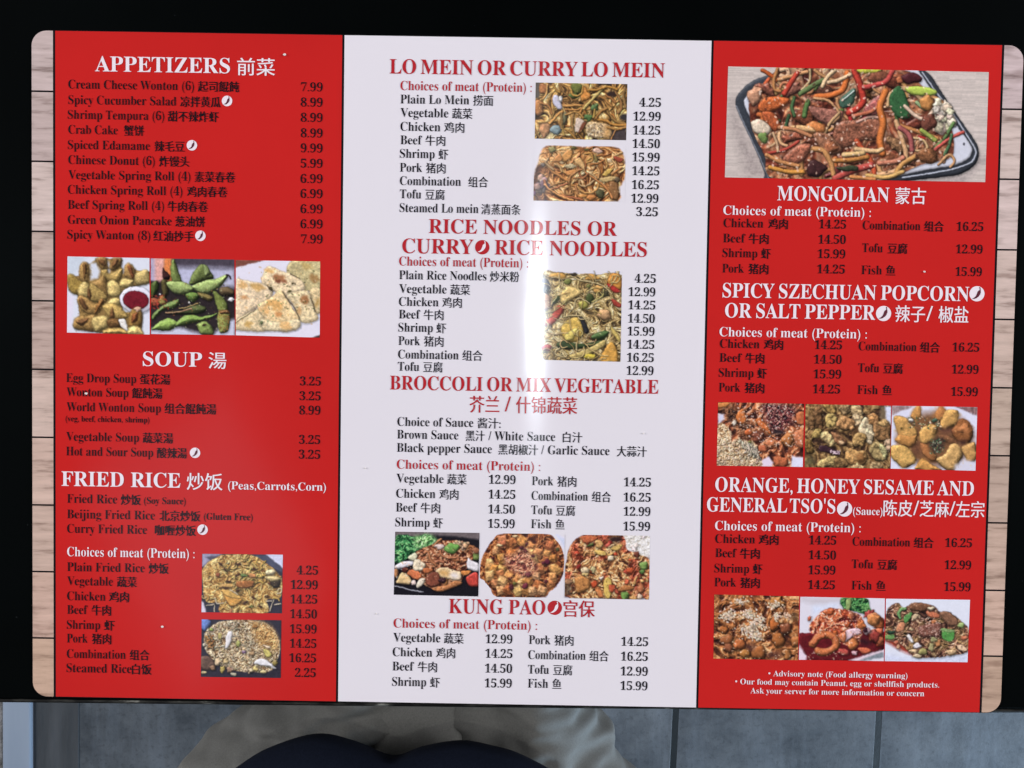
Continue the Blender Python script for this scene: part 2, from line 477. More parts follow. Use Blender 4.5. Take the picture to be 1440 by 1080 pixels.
def print_edamame(res):
    P = Print((25, 30, 1130, 1040), res, 2, (40, 32, 34))
    P.flat(box(25, 20, 1140, 150), (66, 58, 70), soft=4)
    P.flat([(330, 140), (1140, 150), (1140, 400), (330, 400)], (178, 178, 208), soft=14)
    P.flat(box(20, 20, 110, 330), (170, 160, 190), soft=6)
    P.flat(box(85, 20, 215, 330), (226, 160, 150), soft=8)
    P.flat(box(205, 20, 305, 330), (226, 122, 62), soft=6)
    P.flat([(20, 960), (400, 930), (620, 1000), (850, 1000), (1060, 820), (1140, 820), (1140, 1060), (20, 1060)], (196, 198, 222), soft=10)
    G, D, L = (112, 138, 62), (66, 82, 36), (154, 176, 98)
    def pod(pts, c=G, **k):
        k.setdefault('bevel', 80); P.shape(pts, c, rough=.35, shade=.75, gloss=.25, **k)
    pod([(30, 380), (110, 330), (130, 430), (60, 560), (30, 520)], D)
    pod([(160, 330), (240, 320), (260, 480), (200, 560)], (84, 74, 40))
    pod([(190, 160), (230, 200), (280, 260), (260, 310), (190, 290)], (60, 30, 30))
    pod([(310, 60), (350, 50), (390, 200), (435, 330), (380, 360), (310, 330), (290, 200)], (116, 134, 66))
    pod([(530, 340), (650, 130), (740, 110), (800, 180), (850, 280), (700, 330), (590, 380)], (98, 112, 56))
    pod([(720, 110), (780, 140), (810, 230), (740, 260)], (140, 158, 92), drop=0)
    pod([(560, 400), (720, 320), (900, 280), (1040, 235), (1010, 310), (900, 430), (760, 500), (620, 470)], L)
    P.strand([(1030, 240), (1060, 250), (1070, 290)], 16, (40, 20, 24))
    pod([(235, 350), (340, 330), (480, 350), (590, 420), (560, 480), (420, 510), (300, 470)], L)
    pod([(930, 420), (1010, 390), (1120, 440), (1110, 510), (960, 500)], (96, 78, 52))
    pod([(490, 500), (600, 480), (660, 520), (600, 610), (520, 580)], (96, 126, 54))
    pod([(640, 480), (780, 500), (850, 540), (800, 590), (680, 540)], (124, 108, 58))
    P.blob(90, 610, 70, 60, (140, 70, 46), rough=.7)
    P.blob(165, 590, 55, 60, (150, 132, 66), rough=.5)
    pod([(40, 840), (60, 760), (200, 640), (380, 570), (400, 640), (320, 700), (190, 720), (80, 830)], (104, 128, 64))
    pod([(210, 740), (420, 720), (600, 640), (740, 660), (720, 740), (500, 770), (300, 770)], (74, 86, 46))
    P.strand([(400, 690), (500, 670), (640, 620)], 18, (168, 140, 84)); P.strand([(220, 745), (360, 745), (560, 690)], 20, (176, 132, 96))
    pod([(850, 460), (930, 490), (1020, 600), (1040, 700), (1000, 760), (920, 740), (880, 600)], (118, 132, 60))
    pod([(910, 740), (1050, 740), (1060, 880), (1040, 980), (960, 1010), (910, 960)], (142, 150, 72))
    pod([(940, 720), (1040, 700), (1050, 750), (940, 760)], (150, 104, 62), drop=0)
    pod([(50, 950), (130, 880), (250, 820), (360, 850), (380, 900), (300, 970), (160, 990), (60, 980)], (136, 168, 76))
    pod([(370, 860), (480, 780), (600, 770), (720, 790), (900, 745), (780, 830), (620, 870), (450, 910), (370, 920)], (124, 156, 70))
    pod([(640, 890), (740, 860), (830, 930), (840, 1030), (700, 1030), (650, 950)], (128, 150, 72))
    P.blob(730, 905, 30, 12, (60, 40, 30))
    P.blob(1080, 560, 45, 30, (230, 226, 230)); P.blob(150, 500, 14, 12, (236, 230, 230)); P.blob(528, 608, 14, 12, (240, 236, 230))
    P.specks(130, box(240, 330, 1060, 1000), [(70, 50, 26), (160, 90, 50), (196, 206, 150)], 9, .6)
    P.specks(70, box(920, 700, 1050, 990), [(150, 90, 46), (110, 70, 34)], 12, .6)
    P.specks(60, box(30, 520, 260, 700), [(176, 60, 40), (90, 30, 26)], 14, .7)
    return P

def print_pancakes(res):
    P = Print((35, 35, 1135, 1045), res, 3, (222, 218, 234))
    P.flat([(30, 30), (420, 30), (30, 145)], (120, 66, 52), soft=3)
    P.flat([(1140, 1000), (1000, 1050), (1140, 1050)], (60, 44, 44), soft=3)
    C = (232, 204, 160)
    def cake(pts, c=C): P.shape(pts, np.clip(np.array(c) * 1.04, 0, 255), bevel=50, rough=.4, shade=.35, gloss=.05, edge=.12, soft=2.5, drop=.2)
    cake([(780, 30), (1140, 30), (1140, 420), (900, 400), (700, 200)], (196, 178, 124))
    cake([(1000, 420), (1140, 400), (1140, 700), (1060, 690)], (214, 186, 134))
    cake([(420, 160), (480, 110), (600, 160), (760, 210), (900, 300), (930, 400), (720, 500), (520, 440), (370, 330)], C)
    cake([(700, 490), (900, 420), (1000, 460), (1080, 700), (1110, 800), (900, 850), (800, 640)], (222, 198, 150))
    cake([(40, 330), (130, 300), (340, 330), (440, 360), (520, 470), (420, 600), (200, 740), (35, 830)], (228, 200, 160))
    cake([(35, 850), (300, 690), (440, 720), (480, 960), (35, 970)], (222, 196, 148))
    cake([(620, 420), (720, 560), (860, 790), (850, 930), (600, 970), (400, 800), (320, 640), (500, 520)], (230, 196, 140))
    cake([(360, 820), (600, 850), (850, 800), (850, 930), (560, 970), (400, 950)], (228, 206, 160))
    for x, y, rx, ry, c in [(600, 260, 80, 50, (150, 84, 46)), (590, 310, 34, 26, (110, 50, 34)), (665, 315, 28, 20, (130, 64, 40)), (930, 540, 56, 64, (146, 86, 44)), (600, 750, 60, 34, (196, 122, 62)),
                            (330, 390, 90, 50, (200, 150, 76)), (150, 530, 56, 26, (186, 122, 66)), (120, 370, 60, 50, (224, 168, 96)), (540, 620, 110, 70, (224, 162, 84)), (690, 890, 80, 50, (226, 168, 96)),
                            (200, 890, 50, 40, (208, 158, 76)), (1050, 270, 60, 60, (160, 112, 60)), (470, 170, 60, 24, (206, 150, 76)), (420, 690, 60, 60, (228, 172, 104)), (860, 700, 30, 50, (206, 150, 90)), (1090, 590, 30, 60, (190, 146, 76)), (960, 110, 80, 50, (190, 158, 90))]:
        P.flat(P.ellipse(x, y, rx, ry, .2, 12, .2), c, True, 5, .8)
    P.specks(120, box(60, 120, 1110, 940), [(196, 140, 70), (170, 130, 80), (236, 220, 180)], 12, .5)
    for pts in ([(650, 440), (720, 560), (800, 650), (860, 800)], [(40, 870), (300, 690)], [(740, 210), (860, 260)], [(450, 370), (510, 450)], [(1010, 520), (1070, 690)]):
        P.strand(pts, 10, (104, 82, 54), gloss=0, drop=.15)
    P.specks(46, box(420, 150, 1120, 700), [(90, 92, 50), (64, 70, 40)], 13, .7); P.specks(16, box(330, 430, 760, 900), [(84, 110, 70)], 12, .6)
    P.blob(490, 410, 30, 18, (84, 70, 44), ang=.8); P.blob(375, 865, 20, 24, (96, 110, 70)); P.blob(740, 437, 24, 14, (90, 84, 42)); P.blob(775, 328, 16, 14, (80, 70, 40))
    return P

def print_fried_noodles(res):
    P = Print((45, 45, 1370, 1025), res, 4, (44, 42, 56))
    P.flat([(45, 40), (380, 40), (60, 260), (40, 260)], (150, 146, 176), soft=5); P.flat([(100, 100), (380, 60), (200, 170)], (70, 68, 84), soft=4)
    P.flat([(1080, 40), (1380, 40), (1380, 290)], (204, 208, 236), soft=4); P.flat([(900, 60), (1080, 50), (1370, 290), (1370, 350), (1100, 200)], (66, 70, 92), soft=4)
    P.flat([(40, 830), (80, 860), (130, 1030), (40, 1030)], (214, 206, 226), soft=4)
    M = np.array([(60, 300), (240, 130), (420, 60), (860, 60), (1080, 180), (1260, 320), (1360, 500), (1330, 760), (1120, 800), (1110, 1020), (400, 1020), (330, 860), (120, 840), (60, 520)], float)
    P.mess(M, [(0, (92, 58, 28)), (.25, (160, 108, 48)), (.6, (216, 166, 86)), (1, (246, 214, 140))], 46, 40, .45)
    P.strands(M, [(0, (92, 58, 28)), (.25, (160, 108, 48)), (.6, (216, 166, 86)), (1, (246, 214, 140))], 22, 110, 0, 2.4, 200, .5, alpha=.75)
    Y = [(214, 166, 84), (226, 184, 100), (200, 148, 70), (232, 192, 120)]
    P.noodles(40, M, Y, 20, 130, .5, drop=.4)
    P.chunks(10, M, [(150, 84, 46), (110, 62, 36), (176, 110, 60)], 34, .5, rough=.6)
    T = M * .55 + np.array([330, 70])
    P.noodles(70, T, [(230, 190, 100), (222, 172, 84)], 24, 140, .3, ang=-.5, spread=.6)
    P.shape([(380, 640), (500, 640), (680, 740), (710, 830), (560, 920), (460, 830)], (214, 150, 66), bevel=30, rough=.4)
    P.shape([(380, 640), (500, 640), (690, 750), (650, 790), (450, 740)], (226, 172, 84), bevel=20, rough=.35, drop=0)
    P.shape([(620, 490), (760, 480), (900, 500), (880, 580), (700, 610), (610, 570)], (168, 100, 50), bevel=40, rough=.5)
    P.shape([(340, 590), (440, 540), (560, 560), (520, 610), (380, 610)], (206, 156, 84), bevel=24); P.flat([(360, 592), (520, 600), (460, 630)], (60, 36, 26), soft=4)
    P.shape([(1170, 490), (1330, 470), (1310, 590), (1220, 600)], (70, 56, 44)); P.shape([(1080, 420), (1250, 400), (1340, 460), (1200, 500)], (226, 196, 130))
    P.shape([(1100, 310), (1200, 290), (1260, 340), (1180, 390), (1090, 370)], (232, 212, 160))
    P.blob(730, 395, 48, 26, (92, 120, 60)); P.blob(870, 400, 60, 40, (214, 140, 80)); P.blob(860, 910, 36, 20, (90, 100, 50))
    for x, y in [(430, 300), (350, 210), (640, 220), (620, 390), (910, 290), (480, 500), (640, 650), (900, 770), (1120, 750), (760, 850), (1010, 910)]: P.blob(x, y, 40, 18, (72, 40, 28), ang=P.rng.uniform(-.5, .8), gloss=.1)
    for pts in ([(1230, 800), (1190, 900), (1170, 980)], [(260, 780), (300, 870), (410, 860)], [(130, 910), (260, 880)], [(265, 900), (260, 1010)], [(1290, 640), (1340, 610), (1350, 670), (1290, 690)], [(1110, 820), (1200, 810)], [(520, 640), (640, 710)], [(1240, 880), (1350, 860)]): P.strand(pts, 16, (236, 216, 180), drop=.3)
    P.specks(170, M, [(250, 226, 160), (120, 70, 34), (240, 200, 120)], 9, .6)
    return P

def print_fried_rice(res):
    P = Print((40, 45, 1350, 1010), res, 5, (44, 40, 52))
    P.shape([(45, 40), (130, 40), (200, 110), (110, 240), (45, 200)], (96, 124, 196), bevel=60, gloss=.2)
    P.shape([(50, 660), (230, 700), (280, 860), (60, 880)], (100, 74, 62), bevel=60)
    M = np.array([(120, 240), (300, 110), (540, 55), (900, 60), (1150, 130), (1270, 300), (1330, 520), (1260, 760), (1150, 900), (900, 920), (620, 900), (360, 800), (150, 620), (90, 430)], float)
    P.mess(M, [(0, (84, 58, 38)), (.22, (140, 104, 66)), (.6, (210, 178, 130)), (1, (246, 228, 194))], 40, 34, .55, .15)
    R = [(206, 176, 130), (226, 200, 158), (236, 214, 176)]
    P.noodles(260, M, R, 20, 40, .25, drop=.3, gloss=.15)
    U = np.array([(850, 100), (1150, 140), (1300, 400), (1250, 560), (1000, 480)], float)
    P.mess(U, [(0, (110, 70, 34)), (.3, (170, 118, 62)), (.7, (212, 160, 92)), (1, (240, 206, 140))], 26, 26, .6, .1, 14)
    P.noodles(50, np.array([(120, 330), (220, 330), (260, 560), (130, 520)], float), [(200, 130, 66), (214, 150, 80)], 18, 40, .2)
    P.specks(260, M, [(90, 62, 40), (110, 76, 50)], 9, .6)
    P.shape([(470, 270), (540, 250), (550, 330), (490, 500), (430, 520), (430, 440)], (232, 226, 226), bevel=30, rough=.15, shade=.5)
    P.shape([(930, 710), (1060, 690), (1190, 770), (1270, 850), (1230, 850), (1150, 810), (920, 780)], (234, 232, 236), bevel=26, rough=.2, shade=.5)
    P.shape([(1050, 540), (1150, 550), (1200, 620), (1120, 670), (1070, 610)], (206, 190, 100), bevel=30)
    P.shape([(1050, 450), (1190, 490), (1150, 520), (1080, 490)], (232, 204, 170), bevel=20)
    for x, y, rx, ry, c in [(640, 450, 36, 50, (170, 170, 90)), (740, 585, 44, 30, (120, 90, 120)), (870, 610, 50, 34, (190, 150, 106)), (345, 320, 34, 56, (190, 170, 96)), (200, 220, 34, 24, (150, 170, 80)), (320, 750, 50, 70, (222, 190, 146)), (440, 740, 44, 60, (206, 176, 120)), (400, 880, 40, 60, (190, 166, 84)), (520, 880, 60, 50, (150, 112, 88)), (930, 860, 46, 40, (214, 186, 110)), (860, 890, 40, 34, (226, 206, 160)), (1060, 900, 50, 30, (226, 204, 140)), (230, 850, 46, 40, (150, 110, 80)), (95, 930, 40, 26, (200, 180, 130)), (90, 470, 30, 30, (220, 206, 180)), (580, 950, 50, 30, (190, 180, 150)), (1240, 760, 44, 44, (150, 130, 66)), (920, 170, 50, 40, (180, 120, 60))]:
        P.blob(x, y, rx, ry, c, rough=.4)
    P.specks(60, M, [(246, 230, 200)], 10, .7)
    return P

def print_lo_mein(res):
    P = Print((45, 50, 1375, 875), res, 6, (66, 54, 44))
    F = box(45, 50, 1375, 875)
    N = [(206, 150, 74), (190, 132, 62), (214, 166, 90), (176, 120, 58), (150, 110, 60)]
    P.strands(F, [(0, (44, 34, 26)), (.2, (96, 66, 36)), (.5, (178, 124, 60)), (.8, (220, 170, 92)), (1, (246, 216, 150))], 34, 300, .6, 1.6, 420, .55, smooth=False)
    P.noodles(26, F, N, 30, 280, .3)
    P.flat([(1150, 730), (1375, 690), (1375, 880), (1140, 880)], (66, 56, 56), soft=5); P.flat(box(40, 50, 110, 280), (86, 80, 74), soft=5)
    P.flat(P.ellipse(1150, 200, 80, 50), (50, 36, 32), True, 5); P.flat(P.ellipse(1330, 540, 60, 50), (50, 46, 46), True, 5)
    P.blob(170, 140, 80, 80, (170, 106, 60)); P.blob(90, 430, 90, 110, (190, 122, 68), rough=.4); P.blob(190, 730, 80, 110, (196, 136, 88), rough=.4)
    P.blob(640, 130, 90, 80, (104, 110, 50)); P.blob(590, 240, 90, 40, (88, 110, 52)); P.blob(910, 400, 60, 60, (84, 110, 62)); P.blob(820, 560, 70, 50, (80, 112, 60)); P.blob(350, 740, 80, 70, (126, 146, 150)); P.blob(470, 570, 40, 90, (120, 116, 80))
    P.shape([(310, 240), (380, 250), (430, 420), (370, 440), (300, 340)], (204, 200, 222), bevel=30, rough=.15); P.blob(410, 280, 28, 44, (226, 224, 222))
    P.shape([(700, 230), (750, 90), (800, 160), (850, 240), (780, 310), (720, 320)], (222, 140, 62), bevel=40)
    P.shape([(640, 580), (690, 570), (780, 640), (700, 770), (630, 740)], (222, 196, 176), bevel=14, rough=.2); P.shape([(740, 620), (790, 640), (710, 780), (680, 770)], (120, 66, 44), bevel=14)
    P.shape([(790, 660), (870, 610), (1060, 640), (1160, 690), (1140, 840), (900, 850), (800, 800)], (198, 164, 116), bevel=40, rough=.9); P.specks(110, box(800, 640, 1040, 840), [(100, 76, 56), (240, 226, 190), (90, 70, 60)], 12, .7); P.flat([(1060, 650), (1150, 690), (1130, 840), (1050, 840)], (200, 136, 66), soft=10, alpha=.6)
    for pts, w in [([(755, 420), (860, 300), (1050, 90)], 42), ([(450, 385), (600, 375), (710, 375)], 40), ([(560, 150), (580, 220), (650, 240), (720, 190), (740, 90)], 26), ([(120, 360), (230, 390), (290, 500)], 30), ([(130, 640), (240, 620), (320, 500), (320, 430)], 24), ([(250, 640), (340, 560), (430, 470)], 40), ([(600, 510), (590, 640), (620, 840)], 40), ([(480, 520), (590, 480), (680, 490), (740, 560)], 34), ([(420, 500), (440, 620), (430, 720)], 30), ([(490, 730), (570, 790), (640, 870)], 28), ([(1060, 400), (1120, 500), (1220, 600), (1360, 640)], 40), ([(930, 570), (1080, 600), (1200, 650), (1370, 660)], 46), ([(1100, 690), (1240, 720), (1370, 690)], 40), ([(1120, 440), (1180, 370), (1250, 300)], 34), ([(1200, 150), (1270, 290), (1290, 420), (1250, 480)], 40), ([(810, 150), (950, 140), (1080, 100), (1220, 130)], 36), ([(1060, 220), (1130, 260), (1200, 330)], 38), ([(980, 240), (1060, 290), (1150, 380)], 40), ([(930, 560), (980, 480), (1080, 410)], 34), ([(890, 550), (910, 430)], 30), ([(1340, 120), (1320, 250), (1350, 400)], 44), ([(310, 80), (350, 160), (390, 190)], 34), ([(390, 80), (440, 180), (540, 260), (570, 310)], 28), ([(1160, 870), (1190, 790), (1220, 740)], 22), ([(60, 760), (130, 860)], 28), ([(220, 90), (210, 200), (150, 300)], 30)]:
        P.strand(pts, w, P.pick(N))
    P.specks(90, F, [(240, 200, 120), (90, 56, 30)], 10, .5)
    return P

def print_noodle_heap(res, ground=(218, 210, 222)):
    P = Print((30, 45, 1350, 860), res, 7, ground)
    M = np.array([(240, 60), (760, 60), (1200, 60), (1330, 220), (1340, 480), (1260, 660), (1240, 840), (700, 860), (40, 850), (40, 480), (100, 300), (120, 200)], float)
    P.flat(M * .97 + 20, (226, 190, 150), True, 12)
    P.strands(M, [(0, (70, 38, 24)), (.2, (122, 72, 38)), (.5, (186, 120, 62)), (.8, (222, 164, 98)), (1, (246, 206, 150))], 30, 260, .7, 1.9, 330, .5, soft=3)
    N = [(206, 146, 82), (190, 124, 66), (220, 166, 104), (176, 108, 58)]
    P.noodles(22, M * .94 + 40, N, 28, 260, .5)
    P.chunks(14, np.array([(40, 500), (240, 500), (240, 840), (40, 840)], float), [(170, 120, 100), (110, 80, 92), (200, 160, 140)], 50)
    P.shape([(440, 180), (520, 110), (580, 130), (570, 220), (480, 290), (430, 260)], (212, 146, 78), bevel=30); P.shape([(330, 220), (410, 160), (440, 270), (320, 280)], (206, 136, 76), bevel=24)
    P.shape([(610, 250), (700, 220), (760, 320), (770, 460), (740, 400), (640, 310)], (222, 170, 104), bevel=26); P.shape([(470, 350), (560, 310), (650, 350), (560, 380)], (196, 176, 130), bevel=20)
    P.shape([(1020, 460), (1100, 380), (1170, 380), (1120, 450), (1040, 490)], (206, 164, 76), bevel=20); P.shape([(980, 520), (1120, 490), (1250, 500), (1150, 560), (1030, 580)], (206, 170, 106), bevel=22)
    P.shape([(860, 110), (940, 70), (1020, 130), (960, 160)], (222, 176, 150), bevel=20); P.shape([(1180, 190), (1320, 230), (1270, 280), (1180, 230)], (160, 70, 48), bevel=20); P.shape([(480, 430), (600, 390), (650, 430), (540, 490)], (206, 134, 72), bevel=20)
    P.shape([(1130, 590), (1240, 590), (1240, 820), (1120, 800)], (136, 92, 54), bevel=30); P.blob(980, 740, 60, 60, (84, 80, 52)); P.blob(1230, 540, 40, 40, (96, 80, 60)); P.blob(740, 780, 70, 40, (214, 140, 70)); P.blob(860, 800, 60, 50, (210, 130, 66))
    P.blob(920, 230, 30, 60, (130, 110, 60)); P.blob(600, 80, 40, 24, (90, 84, 44)); P.blob(780, 100, 30, 20, (84, 84, 46)); P.blob(290, 110, 50, 40, (150, 140, 84)); P.blob(170, 330, 40, 30, (110, 96, 84))
    for pts, w in [([(190, 290), (300, 420), (450, 520), (560, 560)], 44), ([(540, 600), (560, 500), (660, 420), (720, 400)], 30), ([(540, 580), (560, 660), (600, 740), (500, 760), (490, 690), (560, 640)], 26), ([(690, 560), (700, 620), (780, 640), (880, 570), (930, 520), (860, 450)], 28), ([(670, 650), (740, 720), (860, 730), (950, 660), (960, 560)], 30), ([(780, 440), (900, 520), (1000, 600), (1090, 680), (1160, 810)], 30), ([(190, 560), (240, 680), (360, 760), (560, 800), (740, 840)], 36), ([(200, 620), (300, 720), (440, 790), (600, 850)], 34), ([(330, 320), (400, 350), (440, 430)], 30), ([(280, 640), (400, 600), (480, 570)], 26), ([(300, 690), (420, 640), (520, 600)], 26), ([(640, 640), (670, 740)], 26), ([(850, 320), (960, 300), (1050, 230)], 30), ([(940, 370), (970, 430), (960, 520)], 30), ([(1140, 230), (1200, 300), (1230, 380)], 30), ([(1160, 460), (1240, 400), (1300, 360)], 30), ([(1060, 240), (1080, 320), (1060, 380)], 30), ([(760, 160), (850, 160), (870, 250), (790, 290)], 30), ([(940, 190), (1060, 180), (1150, 130)], 24), ([(600, 520), (740, 520), (820, 450)], 26), ([(230, 240), (200, 300), (320, 400)], 34)]:
        P.strand(pts, w, P.pick(N))
    P.specks(80, M, [(240, 200, 150), (80, 46, 30)], 9, .6)
    return P

def print_rice_noodles(res, ground=(206, 206, 226)):
    P = Print((100, 50, 895, 1030), res, 8, ground)
    M = np.array([(100, 150), (250, 80), (420, 90), (620, 100), (760, 70), (870, 90), (895, 200), (895, 1030), (640, 1030), (100, 985)], float)
    P.mess(M, [(0, (40, 32, 24)), (.18, (92, 70, 40)), (.5, (176, 142, 82)), (.8, (222, 190, 124)), (1, (246, 226, 176))], 60, 50, .4, soft=1.5)
    P.strands(M, [(0, (40, 32, 24)), (.18, (92, 70, 40)), (.5, (176, 142, 82)), (.8, (222, 190, 124)), (1, (246, 226, 176))], 13, 150, .4, 2.2, 230, .55, alpha=.85, soft=1.5)
    N = [(222, 188, 118), (232, 206, 146), (206, 166, 96)]
    P.noodles(26, M, N, 12, 240, .5, drop=.35)
    P.blob(120, 240, 70, 90, (54, 44, 54), rough=.6); P.blob(110, 400, 80, 100, (206, 140, 100), rough=.4); P.blob(260, 120, 80, 44, (214, 156, 70)); P.blob(590, 130, 70, 34, (206, 150, 70)); P.blob(420, 100, 36, 18, (70, 60, 46))
    P.shape([(765, 90), (850, 80), (895, 160), (880, 260), (760, 190)], (216, 140, 56), bevel=40); P.shape([(750, 190), (830, 220), (890, 280), (830, 290), (770, 240)], (176, 46, 40), bevel=24); P.shape([(790, 360), (890, 400), (880, 440), (820, 420)], (160, 56, 44), bevel=20)
    P.shape([(290, 360), (350, 230), (460, 250), (520, 300), (420, 360), (330, 420)], (222, 186, 110), bevel=40, rough=.5)
    P.shape([(260, 440), (340, 450), (290, 560), (190, 660), (110, 640), (200, 560)], (196, 66, 48), bevel=30); P.shape([(240, 340), (290, 340), (260, 400), (210, 420)], (104, 130, 60))
    P.blob(580, 360, 40, 50, (66, 76, 40)); P.blob(720, 300, 50, 34, (70, 66, 44)); P.blob(520, 430, 50, 50, (170, 160, 70)); P.blob(360, 180, 40, 30, (120, 124, 60)); P.blob(570, 225, 24, 20, (110, 110, 56)); P.blob(660, 250, 50, 40, (214, 156, 80)); P.blob(730, 520, 70, 60, (206, 156, 104)); P.blob(640, 770, 60, 40, (90, 60, 40))
    P.shape([(300, 690), (380, 580), (480, 570), (530, 700), (460, 820), (350, 810)], (206, 166, 74), bevel=40, rough=.5); P.shape([(340, 760), (430, 680), (470, 690), (430, 790), (360, 820)], (226, 200, 96), bevel=30)
    P.shape([(480, 570), (520, 570), (580, 700), (540, 720)], (46, 46, 50)); P.shape([(600, 760), (700, 710), (780, 710), (740, 780), (640, 800)], (70, 96, 50))
    P.shape([(260, 850), (330, 820), (520, 850), (700, 800), (690, 850), (540, 890), (360, 910), (280, 890)], (54, 70, 40), bevel=26); P.shape([(400, 970), (560, 900), (720, 800), (740, 850), (600, 950), (430, 1000)], (196, 170, 96), bevel=22)
    P.shape([(690, 1030), (780, 820), (850, 880), (860, 1040)], (216, 154, 64), bevel=30, rough=.3); P.shape([(800, 640), (880, 760), (880, 820), (810, 720)], (206, 176, 90), bevel=16); P.blob(160, 900, 60, 40, (176, 60, 60)); P.blob(590, 980, 60, 30, (206, 180, 60))
    P.noodles(44, M, N, 10, 260, .6, drop=.3)
    for pts in ([(430, 450), (440, 380), (500, 360), (580, 410)], [(440, 480), (500, 530), (590, 640)], [(330, 560), (420, 540), (500, 540)], [(300, 960), (320, 920), (360, 980), (300, 990)], [(780, 680), (790, 640), (750, 640)], [(460, 920), (460, 840)], [(390, 120), (520, 170), (680, 200), (800, 300)], [(200, 260), (260, 330), (200, 430)]): P.strand(pts, 11, (230, 204, 140))
    P.specks(120, M, [(246, 226, 170), (70, 46, 30)], 7, .6)
    return P

def print_sizzling_beef(res):
    P = Print((35, 40, 1365, 1045), res, 9, (22, 20, 26))
    P.flat([(35, 30), (1370, 30), (1370, 150), (640, 90), (35, 150)], (104, 92, 94), soft=6)
    P.flat([(640, 110), (1000, 110), (1370, 180), (1370, 270), (700, 250)], (24, 22, 28), soft=5)
    P.strand([(35, 895), (150, 925), (300, 960), (500, 985)], 14, (196, 196, 210), drop=0, shade=.2)
    Lf = np.array([(45, 140), (200, 90), (330, 120), (560, 80), (700, 170), (640, 240), (400, 330), (300, 420), (45, 540)], float)
    P.shape(Lf, (34, 76, 44), bevel=50, rough=.5)
    P.mess(Lf, [(0, (14, 40, 24)), (.35, (30, 84, 46)), (.7, (56, 136, 72)), (1, (150, 206, 130))], 60, 50, .6, .06)
    P.mess([(340, 130), (480, 90), (600, 90), (690, 170), (560, 240), (380, 300)], [(0, (50, 100, 54)), (.5, (116, 180, 96)), (1, (206, 236, 176))], 60, 50, .5, .06, 10)
    M = np.array([(340, 420), (560, 260), (780, 180), (1000, 170), (1200, 220), (1330, 290), (1280, 420), (1160, 640), (1050, 860), (780, 960), (560, 900), (400, 780)], float)
    P.shape(M, (110, 56, 36), bevel=60, rough=.5)
    B = [(150, 84, 52), (126, 64, 40), (176, 106, 66), (140, 72, 50)]
    P.mess(M, [(0, (48, 20, 16)), (.25, (104, 52, 34)), (.6, (160, 92, 58)), (.85, (196, 128, 84)), (1, (236, 190, 150))], 90, 80, .5, .2)
    P.noodles(9, M, [(190, 116, 72), (170, 94, 58)], 36, 200, .7, drop=.3)
    P.chunks(16, np.array([(950, 180), (1200, 190), (1180, 290), (960, 240)], float), [(230, 196, 160), (206, 160, 120)], 34)
    P.blob(740, 268, 70, 40, (226, 200, 190), ang=.2); P.blob(925, 295, 115, 78, (104, 160, 70), rough=.25, gloss=.15); P.blob(1320, 410, 60, 60, (110, 130, 64)); P.blob(1310, 320, 60, 50, (150, 90, 60))
    P.strand([(760, 330), (770, 400), (850, 440), (960, 440), (1030, 430), (1040, 480)], 40, (186, 112, 74)); P.strand([(500, 370), (560, 350), (600, 480), (680, 570)], 40, (186, 112, 70))
    P.shape([(1180, 440), (1260, 480), (1360, 530), (1360, 650), (1250, 640), (1180, 590)], (228, 222, 226), bevel=40, rough=.2)
    P.shape([(690, 640), (800, 590), (960, 630), (1090, 680), (1070, 790), (960, 790), (740, 740)], (224, 196, 150), bevel=36, rough=.3); P.flat(P.ellipse(820, 680, 90, 50, .2), (214, 150, 70), True, 10, .7); P.flat(P.ellipse(980, 720, 70, 40, .3), (232, 224, 232), True, 10, .8)
    P.shape([(540, 760), (640, 660), (740, 700), (760, 850), (640, 910), (550, 870)], (130, 66, 48), bevel=40, rough=.4); P.shape([(640, 920), (850, 870), (1000, 800), (1100, 840), (900, 930), (730, 980)], (196, 120, 70), bevel=30, rough=.6)
    P.shape([(1170, 740), (1340, 670), (1360, 880), (1210, 870)], (206, 62, 52), bevel=40, rough=.5, gloss=.5)
    P.shape([(45, 590), (150, 520), (330, 500), (320, 570), (160, 620), (60, 640)], (230, 224, 232), bevel=34, rough=.2); P.shape([(240, 450), (350, 370), (400, 440), (330, 500)], (226, 220, 180), bevel=26); P.shape([(360, 470), (530, 540), (500, 640), (410, 670), (330, 630)], (232, 214, 180), bevel=36, rough=.4)
    P.shape([(90, 800), (150, 680), (230, 700), (310, 820), (260, 880), (90, 860)], (228, 190, 130), bevel=34, rough=.3); P.shape([(230, 690), (320, 640), (460, 690), (470, 760), (360, 800), (300, 760)], (222, 112, 66), bevel=24); P.shape([(500, 610), (640, 620), (580, 690), (500, 690)], (190, 100, 56), bevel=24)
    P.shape([(390, 880), (430, 790), (520, 780), (500, 860), (420, 930)], (228, 214, 190), bevel=26); P.blob(345, 850, 44, 36, (228, 200, 190)); P.blob(210, 640, 60, 40, (90, 40, 34)); P.blob(60, 700, 40, 70, (200, 130, 80)); P.blob(800, 800, 70, 40, (54, 30, 36))
    P.shape([(1090, 650), (1230, 640), (1200, 700), (1100, 710)], (216, 128, 60), bevel=20)
    P.specks(110, M, [(236, 190, 150), (66, 30, 24)], 10, .7); P.specks(40, box(60, 480, 520, 880), [(246, 240, 236), (222, 150, 90)], 12, .6)
    return P

